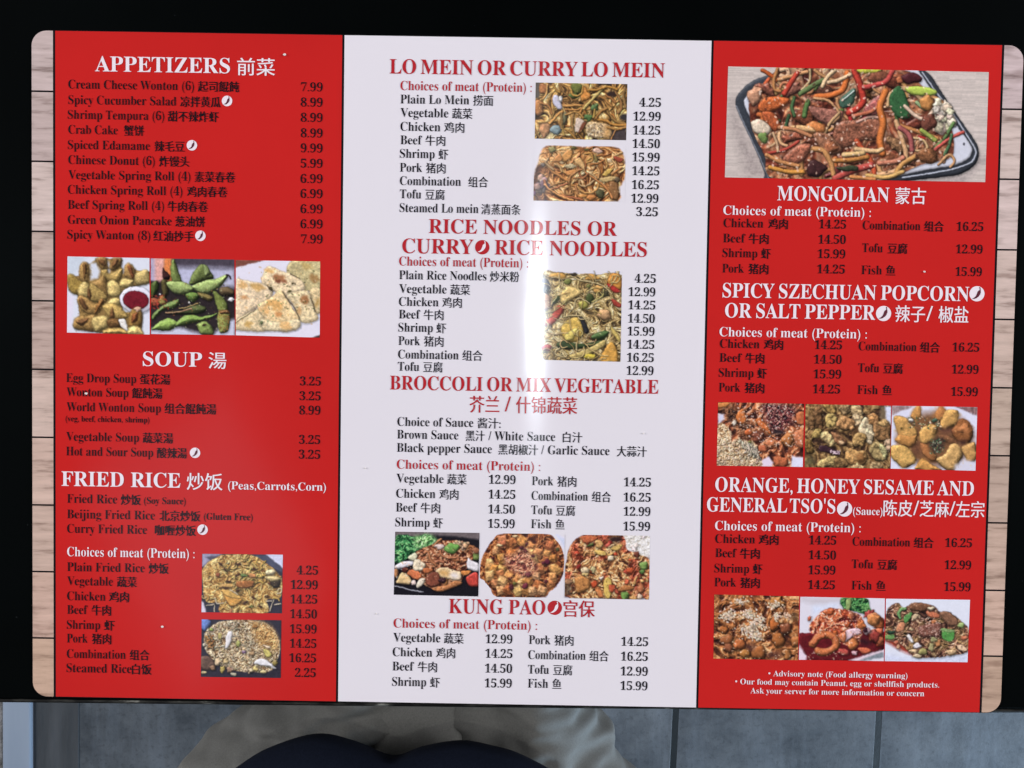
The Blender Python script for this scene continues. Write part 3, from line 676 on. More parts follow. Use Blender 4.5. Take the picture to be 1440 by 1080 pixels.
def print_tofu_bowl(res, ground=(216, 212, 232)):
    P = Print((30, 45, 1370, 1045), res, 10, ground)
    P.flat([(1240, 60), (1370, 130), (1370, 260), (1300, 150)], (196, 206, 232), soft=6)
    M = np.array([(400, 50), (1070, 50), (1230, 150), (1340, 320), (1365, 560), (1300, 800), (1150, 950), (990, 1050), (330, 1040), (200, 900), (100, 780), (35, 740), (40, 560), (100, 350), (230, 160)], float)
    P.mess(M, [(0, (50, 20, 14)), (.4, (120, 58, 30)), (.8, (176, 96, 46)), (1, (214, 144, 84))], 80, 60, .4, .12, 1.4)
    C = [(206, 136, 70), (214, 150, 84), (196, 118, 60), (224, 166, 100), (186, 104, 60)]
    def cube(x, y, s, a, c):
        r = P.rng
        q = [(math.cos(a + k * 1.571 + r.normal(0, .12)) * s * r.uniform(.85, 1.15) + x, math.sin(a + k * 1.571 + r.normal(0, .12)) * s * r.uniform(.75, 1) + y) for k in range(4)]
        P.shape([(u + 6, v + s * .45) for u, v in q], np.array(c) * .7, bevel=14, rough=.4, smooth=False)
        P.shape(q, np.clip(np.array(c) * 1.06, 0, 255), bevel=40, rough=.8, smooth=False, gloss=.5, drop=0, shade=.5, soft=2)
    for y in range(90, 1040, 118):
        for x in range(70, 1340, 140):
            xx, yy = x + P.rng.normal(0, 24) + (y // 105 % 2) * 60, y + P.rng.normal(0, 20)
            if P.scatter is None: continue
            c = False
            Q = (M - [700, 540]) * .9 + [700, 540]
            for (ax, ay), (bx, by) in zip(Q, np.roll(Q, -1, 0)):
                if (ay > yy) != (by > yy) and xx < (bx - ax) * (yy - ay) / (by - ay) + ax: c = not c
            if c and P.rng.random() < .84: cube(xx, yy, P.rng.uniform(74, 104), P.rng.uniform(0, 1.5), P.pick(C))
    Mi = np.array([(400, 420), (560, 380), (720, 260), (860, 420), (940, 600), (800, 720), (660, 700), (480, 580)], float)
    P.mess(Mi, [(0, (76, 30, 34)), (.35, (146, 74, 54)), (.7, (200, 124, 88)), (1, (236, 180, 140))], 50, 50, .6, .2, 12)
    P.chunks(12, M * .8 + 130, [(96, 34, 44), (80, 30, 40)], 40); P.blob(590, 830, 34, 34, (110, 110, 50)); P.blob(340, 240, 50, 22, (232, 200, 140)); P.blob(580, 90, 50, 22, (230, 190, 130)); P.blob(1250, 290, 26, 30, (80, 76, 44))
    P.specks(150, M, [(236, 176, 110), (90, 36, 22), (226, 160, 90)], 11, .6)
    return P

def print_kung_pao(res, ground=(214, 206, 222)):
    P = Print((25, 45, 1360, 1045), res, 11, ground)
    M = np.array([(280, 60), (540, 50), (930, 60), (1000, 260), (1200, 340), (1360, 460), (1355, 1010), (1250, 1020), (1060, 1050), (640, 1030), (30, 1005), (30, 640), (60, 420), (110, 220)], float)
    P.shape(M, (104, 64, 38), bevel=40, rough=.5, soft=1.5)
    P.mess([(930, 60), (1360, 60), (1360, 480), (1200, 350), (1000, 260)], [(0, (186, 176, 160)), (.4, (218, 212, 206)), (1, (240, 238, 238))], 40, 30, .2, 0, 4)
    P.chunks(6, np.array([(940, 80), (1200, 60), (1360, 80), (1360, 470), (1200, 330), (1000, 260)], float), [(232, 226, 222), (222, 212, 206), (214, 206, 190)], 40, rough=.3, shade=.35, drop=.1)
    K = [(186, 122, 66), (200, 140, 84), (166, 98, 52), (210, 154, 90), (150, 84, 48)]
    P.mess(M, [(0, (60, 32, 24)), (.2, (122, 70, 40)), (.5, (184, 120, 66)), (.8, (216, 160, 96)), (1, (246, 214, 164))], 80, 70, .5, .18, 2, tint=(186, 60, 40), tcell=150)
    P.noodles(12, M, K, 36, 130, .6, drop=.3)
    R = [(190, 64, 44), (206, 86, 56), (170, 50, 40)]
    P.chunks(18, M, R, 38, rough=.4)
    P.flat(P.ellipse(820, 110, 100, 50), (44, 28, 28), True, 8); P.shape([(290, 70), (540, 80), (480, 150), (320, 180)], (190, 92, 54), bevel=30); P.shape([(360, 210), (470, 180), (450, 220), (380, 230)], (80, 100, 44))
    P.shape([(490, 290), (650, 300), (660, 370), (540, 350)], (222, 180, 90), bevel=26); P.shape([(740, 260), (880, 190), (930, 210), (850, 290)], (206, 164, 84), bevel=22); P.shape([(700, 230), (840, 170), (760, 230)], (226, 190, 136), bevel=16); P.blob(550, 190, 70, 60, (210, 156, 90), rough=.5)
    P.shape([(640, 800), (690, 700), (770, 780), (760, 960), (720, 1045), (650, 980)], (222, 182, 84), bevel=24, rough=.15); P.shape([(730, 820), (830, 840), (780, 940), (720, 910)], (186, 76, 46), bevel=24)
    P.shape([(490, 860), (560, 860), (640, 1000), (560, 1010)], (214, 124, 66), bevel=26); P.shape([(430, 790), (520, 770), (530, 840), (470, 880)], (206, 76, 40), bevel=24)
    P.shape([(190, 720), (330, 690), (430, 770), (420, 880), (260, 960), (200, 880)], (190, 122, 62), bevel=50, rough=.5); P.blob(340, 600, 70, 60, (224, 196, 150)); P.blob(470, 590, 44, 44, (206, 190, 130)); P.blob(340, 665, 50, 28, (214, 180, 110))
    P.blob(970, 985, 70, 60, (110, 150, 66)); P.blob(1265, 510, 64, 60, (120, 156, 74)); P.blob(1240, 610, 44, 34, (84, 120, 56)); P.blob(740, 410, 60, 36, (226, 206, 170)); P.blob(1050, 590, 60, 50, (206, 84, 46)); P.blob(1150, 350, 44, 50, (120, 60, 44))
    P.shape([(870, 880), (980, 820), (1130, 860), (1060, 900), (900, 930)], (176, 106, 56), bevel=30); P.blob(1230, 870, 60, 80, (170, 96, 60)); P.blob(1110, 1010, 60, 36, (222, 160, 90)); P.blob(1210, 990, 40, 40, (222, 190, 160)); P.blob(90, 790, 70, 50, (150, 106, 74)); P.shape([(560, 710), (640, 690), (600, 760)], (222, 196, 180)); P.flat([(25, 840), (140, 840), (140, 1000), (25, 1000)], (52, 42, 38), soft=8, alpha=.7)
    P.specks(150, M, [(240, 200, 140), (70, 36, 26)], 10, .65)
    return P

def print_sesame_pork(res):
    P = Print((50, 40, 1385, 1035), res, 12, (54, 32, 28))
    F = box(40, 30, 1395, 1045)
    O = [(184, 92, 50), (166, 74, 42), (200, 112, 64), (140, 66, 42), (96, 46, 34)]
    P.mess(F, [(0, (40, 20, 18)), (.25, (100, 48, 32)), (.6, (170, 88, 50)), (.85, (210, 126, 76)), (1, (240, 188, 150))], 130, 110, .5, .2, smooth=False)
    P.mess([(760, 60), (1240, 80), (1200, 300), (1100, 430), (880, 500), (800, 300)], [(0, (24, 14, 18)), (.4, (70, 30, 34)), (.8, (124, 54, 54)), (1, (206, 150, 130))], 40, 40, .7, .25, 16)
    P.mess([(140, 180), (320, 120), (500, 330), (620, 420), (560, 640), (420, 560), (300, 420)], [(0, (30, 20, 18)), (.4, (80, 50, 36)), (.8, (140, 84, 54)), (1, (196, 140, 100))], 50, 40, .6, .15, 16)
    P.flat([(50, 220), (140, 230), (150, 300), (60, 400)], (206, 206, 232), soft=5)
    P.shape([(340, 230), (430, 130), (480, 200), (500, 350), (400, 370), (340, 310)], (206, 110, 52), bevel=40, rough=.4); P.shape([(640, 330), (700, 250), (760, 320), (860, 460), (880, 540), (760, 470)], (208, 104, 50), bevel=40, rough=.4); P.shape([(50, 60), (220, 50), (200, 110), (60, 140)], (206, 124, 60), bevel=30)
    P.shape([(1270, 200), (1390, 180), (1390, 360), (1280, 350)], (196, 104, 60), bevel=40); P.shape([(1230, 500), (1390, 440), (1390, 720), (1270, 690)], (206, 116, 74), bevel=50, rough=.5); P.blob(1140, 620, 100, 100, (176, 104, 54), rough=.6); P.blob(530, 505, 60, 50, (214, 100, 50)); P.blob(680, 570, 110, 90, (120, 62, 44), rough=.8); P.blob(880, 670, 80, 60, (206, 116, 72)); P.blob(760, 760, 80, 50, (190, 96, 60)); P.blob(1030, 960, 120, 90, (180, 92, 54), rough=.6)
    P.flat([(720, 950), (860, 880), (920, 960), (900, 1040), (720, 1040)], (222, 206, 226), soft=4); P.flat([(1210, 860), (1390, 880), (1390, 1045), (1200, 1040)], (216, 216, 240), soft=4); P.flat([(930, 450), (1100, 470), (1090, 520), (900, 520)], (40, 30, 34), soft=6)
    Rz = np.array([(50, 660), (360, 620), (560, 650), (640, 690), (720, 900), (710, 1040), (50, 1040)], float)
    P.mess(np.vstack([[(50, 420), (180, 390), (270, 520), (280, 640)], Rz[1:]]), [(0, (122, 84, 52)), (.25, (180, 136, 92)), (.6, (222, 182, 136)), (1, (246, 222, 190))], 30, 26, .6, .1, 3)
    P.noodles(90, Rz, [(226, 190, 146), (236, 206, 170), (230, 190, 150)], 24, 46, .3, drop=.2)
    P.noodles(60, np.array([(400, 640), (600, 690), (710, 900), (560, 820)], float), [(236, 216, 184), (240, 224, 196)], 20, 80, .2, ang=1., spread=.3)
    P.specks(50, Rz, [(120, 84, 50)], 10, .6); P.blob(305, 370, 34, 44, (226, 210, 190)); P.blob(550, 660, 20, 20, (130, 130, 60))
    P.specks(260, np.array([(280, 60), (1240, 60), (1380, 700), (900, 740), (600, 640), (420, 420)], float), [(236, 206, 186), (226, 180, 150), (240, 226, 220)], 11, .85)
    return P

def print_popcorn(res):
    P = Print((50, 45, 1370, 1030), res, 13, (64, 44, 34))
    F = box(40, 40, 1380, 1040)
    P.mess(F, [(0, (40, 26, 22)), (.35, (92, 64, 38)), (.75, (138, 102, 58)), (1, (180, 142, 88))], 150, 120, .4, .05, smooth=False)
    P.flat([(1200, 60), (1290, 60), (1290, 300), (1200, 250)], (110, 92, 66), soft=6); P.flat([(1280, 60), (1375, 60), (1370, 360), (1330, 290), (1290, 290)], (206, 212, 236), soft=5)
    def lump(pts, c, hi=None):
        P.shape(pts, c, bevel=70, rough=.6, shade=.8, gloss=.2)
        cx, cy = np.mean(pts, 0)
        for x, y in P.scatter(9, np.asarray(pts, float)):
            P.blob(x, y, 40, 30, np.clip(np.array(c) * P.rng.uniform(.85, 1.18), 0, 255), P.rng.uniform(0, 3), drop=.12, edge=.1, soft=3, rough=.4)
    lump([(190, 120), (270, 90), (320, 250), (310, 400), (190, 420)], (130, 90, 54)); lump([(90, 250), (180, 230), (200, 400), (100, 420)], (120, 84, 50)); lump([(320, 60), (500, 60), (520, 150), (430, 190)], (156, 120, 62))
    lump([(370, 230), (430, 200), (540, 250), (500, 350), (420, 400), (360, 320)], (206, 172, 96)); lump([(560, 100), (700, 60), (760, 160), (660, 200)], (170, 136, 90)); lump([(770, 70), (900, 60), (950, 200), (900, 300), (800, 240), (750, 140)], (206, 170, 116))
    lump([(530, 330), (640, 220), (780, 280), (840, 340), (780, 420), (660, 450), (560, 400)], (198, 140, 84)); lump([(800, 200), (900, 250), (880, 350), (820, 320)], (226, 190, 140))
    lump([(880, 380), (980, 240), (1080, 340), (1120, 520), (1080, 630), (960, 610), (880, 500)], (226, 200, 156)); lump([(780, 580), (860, 480), (980, 500), (990, 600), (900, 690), (810, 690)], (190, 146, 84))
    lump([(1010, 220), (1110, 170), (1190, 240), (1180, 350), (1070, 330)], (200, 138, 80)); lump([(1100, 340), (1300, 300), (1370, 400), (1330, 600), (1160, 580)], (156, 110, 66)); lump([(1180, 300), (1300, 290), (1300, 350), (1200, 350)], (206, 160, 96))
    lump([(290, 490), (400, 460), (460, 560), (540, 580), (530, 650), (430, 680), (330, 590)], (226, 190, 124)); lump([(440, 480), (560, 500), (690, 600), (680, 680), (560, 660)], (150, 100, 64)); lump([(200, 440), (290, 430), (290, 500), (170, 580)], (196, 160, 84)); P.blob(615, 635, 44, 36, (226, 180, 130))
    lump([(680, 800), (760, 730), (860, 760), (980, 760), (1020, 850), (960, 980), (800, 1000), (700, 930)], (202, 148, 84)); P.blob(920, 860, 70, 80, (140, 94, 50), drop=0, soft=6)
    lump([(1060, 700), (1160, 610), (1280, 700), (1320, 850), (1220, 920), (1110, 880)], (176, 148, 92)); lump([(1200, 660), (1270, 700), (1320, 830), (1260, 840)], (206, 196, 130)); lump([(260, 950), (420, 860), (560, 850), (480, 980), (380, 1030), (270, 1030)], (200, 168, 100)); lump([(530, 900), (660, 880), (720, 1000), (560, 1020)], (160, 120, 70)); lump([(60, 600), (160, 620), (190, 800), (70, 790)], (140, 104, 52)); lump([(1080, 950), (1220, 960), (1240, 1040), (1060, 1040)], (190, 156, 104)); lump([(1290, 590), (1370, 600), (1370, 760), (1310, 720)], (220, 180, 140)); lump([(800, 980), (940, 980), (950, 1040), (780, 1040)], (222, 180, 120))
    P.shape([(270, 700), (340, 680), (480, 740), (600, 780), (560, 830), (400, 790), (280, 780)], (54, 32, 40), bevel=20, gloss=.6)
    P.specks(26, box(440, 760, 590, 810), [(220, 190, 200)], 12, .9); P.specks(160, F, [(240, 214, 160), (80, 54, 34)], 10, .4); P.flat(P.ellipse(140, 930, 70, 70), (84, 84, 54), True, 14, .7)
    return P

def print_fried_chicken(res):
    P = Print((45, 45, 1350, 1040), res, 14, (214, 214, 236))
    P.flat([(40, 40), (400, 40), (45, 190)], (150, 124, 124), soft=5); P.grain([(40, 40), (400, 40), (45, 190)], .4, 2, 8); P.flat([(1010, 40), (1360, 40), (1360, 190)], (130, 96, 96), soft=5); P.grain([(1010, 40), (1360, 40), (1360, 190)], .6, 2, 9)
    P.flat(P.ellipse(720, 560, 580, 420), (120, 78, 48), True, 20)
    A, B, D = (204, 150, 78), (190, 128, 64), (150, 88, 46)
    def piece(pts, c): 
        P.shape(pts, c, bevel=80, rough=.45, shade=.72, gloss=.15)
        for x, y in P.scatter(8, np.asarray(pts, float)): P.flat(P.ellipse(x, y, 44, 30, P.rng.uniform(0, 3), 10, .2), np.clip(np.array(c) * P.rng.uniform(.88, 1.14), 0, 255), True, 7, .5)
    piece([(330, 190), (430, 60), (480, 60), (500, 190), (440, 260), (380, 250)], (206, 140, 70)); piece([(700, 170), (760, 60), (830, 60), (890, 180), (820, 290), (720, 260)], (186, 116, 60)); piece([(870, 110), (1040, 110), (1060, 240), (1030, 330), (900, 400), (800, 390), (790, 290)], A)
    piece([(1040, 330), (1100, 230), (1230, 290), (1300, 430), (1270, 570), (1190, 620), (1050, 560), (960, 430)], D); piece([(1040, 400), (1160, 300), (1230, 330), (1210, 440), (1100, 450)], (186, 112, 62)); piece([(75, 250), (110, 200), (280, 240), (340, 320), (440, 440), (420, 560), (300, 680), (200, 590), (140, 450)], A); piece([(110, 600), (180, 500), (330, 520), (430, 500), (420, 640), (300, 690)], B)
    piece([(480, 450), (600, 340), (720, 340), (750, 410), (690, 540), (610, 640), (500, 600)], A); piece([(480, 620), (600, 650), (730, 800), (720, 900), (600, 860), (520, 760)], (170, 104, 56)); piece([(760, 500), (900, 480), (1070, 590), (1050, 650), (900, 610), (790, 590)], (120, 76, 48))
    piece([(1120, 690), (1220, 620), (1340, 610), (1340, 880), (1210, 870)], (200, 146, 80)); piece([(740, 880), (880, 780), (950, 640), (1080, 640), (1140, 800), (1100, 900), (1030, 1035), (900, 1030)], (204, 156, 90)); piece([(40, 690), (200, 660), (330, 730), (430, 860), (400, 950), (260, 1020), (120, 930), (45, 820)], (212, 162, 84)); piece([(450, 960), (500, 870), (590, 900), (700, 960), (820, 1040), (450, 1040)], (206, 144, 70))
    P.flat(P.ellipse(740, 650, 110, 110), (44, 34, 34), True, 14, .85); P.specks(70, box(640, 560, 870, 780), [(50, 96, 60), (40, 66, 46), (150, 160, 130), (30, 26, 30)], 15, .8); P.flat(P.ellipse(440, 720, 60, 90), (90, 52, 40), True, 14, .7); P.flat(P.ellipse(880, 420, 100, 40), (80, 44, 40), True, 14, .7); P.flat(P.ellipse(1130, 600, 60, 40), (80, 46, 40), True, 12, .7)
    P.specks(70, box(300, 210, 800, 410), [(60, 84, 56), (236, 220, 190), (40, 56, 46), (226, 200, 150)], 15, .85); P.blob(700, 270, 44, 34, (64, 90, 70)); P.blob(350, 265, 40, 26, (226, 222, 210)); P.blob(205, 390, 14, 12, (80, 70, 30)); P.flat([(1040, 960), (1180, 880), (1340, 900), (1340, 1045), (1030, 1045)], (206, 204, 222), soft=10)
    P.specks(90, box(60, 230, 1300, 1000), [(226, 180, 110), (150, 90, 46)], 12, .4)
    return P

def print_honey_sesame(res):
    P = Print((45, 40, 1310, 1010), res, 15, (70, 40, 26))
    F = box(35, 30, 1320, 1020)
    P.flat([(40, 30), (190, 30), (60, 130)], (206, 196, 216), soft=5); P.flat([(1270, 60), (1325, 60), (1325, 500), (1290, 400)], (206, 196, 216), soft=5)
    P.mess(F, [(0, (54, 26, 20)), (.25, (108, 58, 32)), (.6, (156, 90, 46)), (.9, (190, 120, 66)), (1, (226, 176, 120))], 150, 110, .5, .16, smooth=False)
    for x, y, rx, ry, c in [(430, 790, 90, 90, (184, 96, 48)), (1000, 700, 110, 110, (170, 96, 46)), (950, 470, 80, 90, (180, 92, 40)), (180, 560, 70, 50, (176, 96, 44)), (510, 930, 80, 70, (180, 112, 50)), (720, 910, 110, 90, (160, 90, 44)), (240, 720, 90, 80, (150, 84, 46)), (270, 830, 70, 70, (144, 80, 50)), (1270, 720, 80, 90, (176, 104, 54)), (1110, 530, 80, 80, (136, 72, 44)), (980, 130, 120, 80, (176, 112, 54)), (1140, 920, 60, 70, (176, 106, 54))]: P.blob(x, y, rx, ry, c, rough=.2, gloss=.45, drop=.6)
    P.flat(P.ellipse(950, 940, 110, 50), (50, 24, 32), True, 14, .7); P.flat(P.ellipse(590, 820, 60, 50), (60, 36, 40), True, 14, .7); P.flat(P.ellipse(1240, 340, 50, 50), (54, 46, 34), True, 12, .7)
    S = [(232, 196, 160), (240, 214, 184), (222, 176, 136), (246, 228, 208)]
    for cx, cy, rx, ry, n in [(260, 360, 130, 110, 120), (560, 330, 110, 70, 90), (730, 400, 80, 60, 50), (570, 560, 130, 90, 140), (690, 670, 100, 70, 90), (430, 150, 90, 50, 40), (950, 190, 130, 60, 40), (980, 370, 60, 50, 24), (1120, 340, 80, 60, 24), (690, 480, 130, 80, 60)]:
        for _ in range(n):
            x, y = P.rng.normal(cx, rx * .45), P.rng.normal(cy, ry * .45); P.blob(x, y, 17, 11, P.pick(S), P.rng.uniform(0, 3), n=6, drop=.08, edge=0, gloss=.1, shade=.25, rough=.05)
    P.specks(150, F, S, 10, .8)
    return P

def print_general_chicken(res):
    P = Print((35, 40, 1375, 1030), res, 16, (216, 212, 226))
    P.flat([(50, 60), (700, 60), (650, 130), (300, 160), (60, 110)], (192, 186, 196), soft=14); P.flat([(230, 190), (640, 130), (620, 220), (440, 230), (250, 330)], (206, 216, 240), soft=12)
    Bz = np.array([(40, 660), (180, 600), (1340, 560), (1375, 760), (1340, 860), (900, 1040), (160, 1040), (150, 960), (40, 860)], float)
    P.shape(Bz, (96, 20, 26), bevel=60, rough=.25, gloss=.2, drop=0)
    P.flat([(820, 1040), (1340, 870), (1375, 900), (1375, 960), (1000, 1040)], (120, 130, 140), soft=4); P.flat([(820, 1020), (1340, 850), (1370, 870), (960, 1030)], (226, 200, 214), soft=4)
    P.shape([(670, 130), (720, 50), (1070, 50), (1130, 180), (1190, 260), (1080, 310), (900, 250), (760, 240)], (46, 104, 52), bevel=70, rough=.6)
    P.mess([(680, 120), (720, 50), (1070, 50), (1130, 180), (1180, 260), (1080, 300), (900, 245), (760, 230)], [(0, (16, 44, 26)), (.4, (44, 100, 50)), (.8, (84, 146, 74)), (1, (150, 196, 120))], 50, 40, .6, .05, 2); P.shape([(760, 80), (840, 60), (820, 230), (770, 240)], (146, 170, 96), bevel=24)
    O = [(190, 84, 44), (206, 104, 58), (170, 64, 38), (214, 120, 72), (150, 50, 36)]
    M = np.array([(200, 480), (300, 360), (450, 230), (680, 220), (860, 260), (1000, 330), (1060, 480), (1000, 660), (960, 800), (700, 760), (420, 640), (220, 600)], float)
    P.mess(M, [(0, (70, 16, 18)), (.25, (146, 50, 32)), (.6, (200, 92, 52)), (.85, (222, 130, 84)), (1, (246, 206, 180))], 110, 90, .55, .3, 2.5); P.chunks(8, M, O, 70, .6, rough=.6, gloss=.5, drop=.2)
    P.chunks(9, np.array([(1100, 300), (1240, 290), (1340, 420), (1375, 580), (1200, 490)], float), O, 80, rough=.4, gloss=.5); P.blob(1200, 390, 100, 100, (206, 124, 66), rough=.4, gloss=.4)
    P.chunks(10, np.array([(1090, 600), (1260, 560), (1360, 700), (1300, 800), (1150, 720)], float), O, 76, rough=.5, gloss=.5)
    P.blob(500, 270, 80, 50, (200, 90, 46), gloss=.5); P.blob(195, 375, 30, 40, (190, 90, 60))
    P.strand([(250, 780), (320, 680), (400, 630), (520, 640), (600, 700), (610, 800), (520, 880), (400, 900), (330, 890)], 120, (200, 106, 58), rough=.35, gloss=.55); P.strand([(260, 770), (330, 690), (420, 650)], 60, (190, 96, 54), drop=0)
    P.shape([(780, 560), (960, 520), (1020, 590), (880, 650), (770, 730), (730, 700)], (222, 186, 196), bevel=26, rough=.3, gloss=.4); P.shape([(650, 640), (760, 580), (780, 680), (720, 740)], (206, 110, 66), bevel=40)
    P.blob(880, 770, 80, 90, (200, 110, 56), rough=.4, gloss=.5); P.shape([(960, 830), (1120, 830), (1170, 890), (1040, 920)], (200, 92, 60), bevel=30, gloss=.6); P.blob(740, 890, 90, 60, (186, 70, 60), gloss=.6); P.blob(910, 900, 50, 34, (222, 170, 180)); P.blob(1100, 560, 60, 50, (214, 170, 176)); P.blob(1080, 545, 34, 40, (50, 20, 30)); P.flat(P.ellipse(900, 350, 50, 50), (54, 20, 26), True, 10, .8); P.flat(P.ellipse(1060, 730, 100, 50, .4), (40, 20, 26), True, 12, .8)
    P.flat([(30, 780), (150, 960), (150, 1040), (30, 1040)], (226, 206, 222), soft=5); P.specks(160, M, [(246, 206, 190), (240, 170, 140), (110, 30, 24)], 13, .7); P.specks(30, box(180, 880, 820, 1020), [(190, 130, 90), (220, 190, 170)], 12, .7)
    return P

def print_pepper_beef(res):
    P = Print((25, 40, 1345, 1040), res, 17, (216, 220, 236))
    P.flat([(25, 930), (500, 1010), (1340, 930), (1345, 1040), (25, 1040)], (196, 204, 232), soft=16); P.flat([(25, 690), (240, 720), (500, 880), (480, 940), (200, 830), (25, 720)], (150, 50, 34), soft=8)
    M = np.array([(30, 290), (100, 160), (220, 110), (300, 190), (480, 100), (760, 150), (880, 240), (1010, 240), (1140, 330), (1260, 430), (1335, 520), (1335, 850), (1050, 940), (880, 960), (660, 980), (500, 960), (330, 800), (200, 720), (30, 680)], float)
    P.shape(M, (90, 58, 46), bevel=60, rough=.5)
    B = [(112, 68, 54), (92, 54, 44), (130, 82, 62), (84, 50, 42), (140, 96, 70)]
    P.mess(M, [(0, (36, 22, 20)), (.25, (82, 50, 40)), (.6, (124, 80, 60)), (.85, (166, 116, 84)), (1, (226, 186, 146))], 80, 80, .55, .18, 2, tint=(176, 136, 80), tcell=130)
    P.chunks(7, M, [(176, 132, 96), (196, 110, 70), (210, 170, 120)], 36)
    P.shape([(560, 470), (720, 440), (900, 430), (910, 560), (860, 650), (600, 640), (540, 560)], (116, 70, 58), bevel=50, rough=.7); P.shape([(400, 180), (560, 110), (760, 150), (600, 240), (440, 230)], (122, 78, 54), bevel=34, rough=.6); P.shape([(880, 260), (1000, 240), (1140, 340), (1150, 440), (1040, 460), (930, 360)], (130, 88, 64), bevel=40, rough=.6)
    P.shape([(660, 240), (830, 260), (880, 330), (760, 340), (680, 300)], (206, 110, 74), bevel=26); P.shape([(190, 520), (270, 420), (340, 440), (320, 540), (220, 570)], (206, 130, 90), bevel=34); P.shape([(440, 330), (480, 280), (550, 300), (500, 370), (430, 390)], (222, 190, 146), bevel=24); P.blob(740, 190, 50, 28, (226, 206, 170)); P.shape([(820, 700), (890, 690), (900, 770), (840, 800)], (214, 140, 84), bevel=24)
    G = (84, 150, 74)
    P.strand([(330, 200), (270, 210), (230, 270), (260, 350)], 46, (110, 160, 92)); P.shape([(330, 310), (420, 250), (440, 300), (350, 430), (310, 360)], G, bevel=14, rough=.2); P.shape([(930, 540), (960, 520), (1110, 550), (1080, 710), (930, 660)], (78, 150, 66), bevel=12, rough=.15); P.shape([(920, 500), (1110, 530), (1100, 560), (930, 550)], (130, 170, 100), bevel=8, drop=0)
    P.shape([(30, 640), (160, 610), (170, 680), (40, 690)], (110, 160, 84), bevel=16); P.blob(120, 580, 60, 30, (40, 66, 50)); P.blob(1220, 450, 60, 40, (150, 176, 100)); P.blob(630, 880, 70, 60, (160, 150, 86)); P.blob(760, 800, 40, 70, (160, 150, 100)); P.blob(800, 690, 50, 40, (150, 146, 96))
    P.shape([(370, 650), (410, 610), (480, 710), (450, 740)], (232, 226, 226), bevel=20); P.shape([(470, 780), (540, 740), (610, 790), (560, 820), (490, 830)], (226, 220, 226), bevel=20); P.shape([(430, 850), (540, 850), (520, 900), (420, 880)], (222, 184, 136), bevel=20); P.blob(540, 950, 60, 36, (206, 180, 140)); P.blob(1080, 880, 90, 50, (206, 166, 120), rough=.5); P.shape([(1160, 780), (1230, 760), (1320, 820), (1300, 860), (1200, 840)], (230, 190, 150), bevel=20); P.blob(1270, 660, 60, 50, (196, 110, 74)); P.blob(240, 810, 30, 40, (222, 160, 120)); P.blob(210, 740, 40, 30, (206, 110, 80))
    P.specks(90, box(560, 340, 900, 660), [(236, 206, 190), (222, 180, 160)], 10, .8); P.specks(110, M, [(230, 190, 150), (54, 34, 28)], 10, .6)
    return P

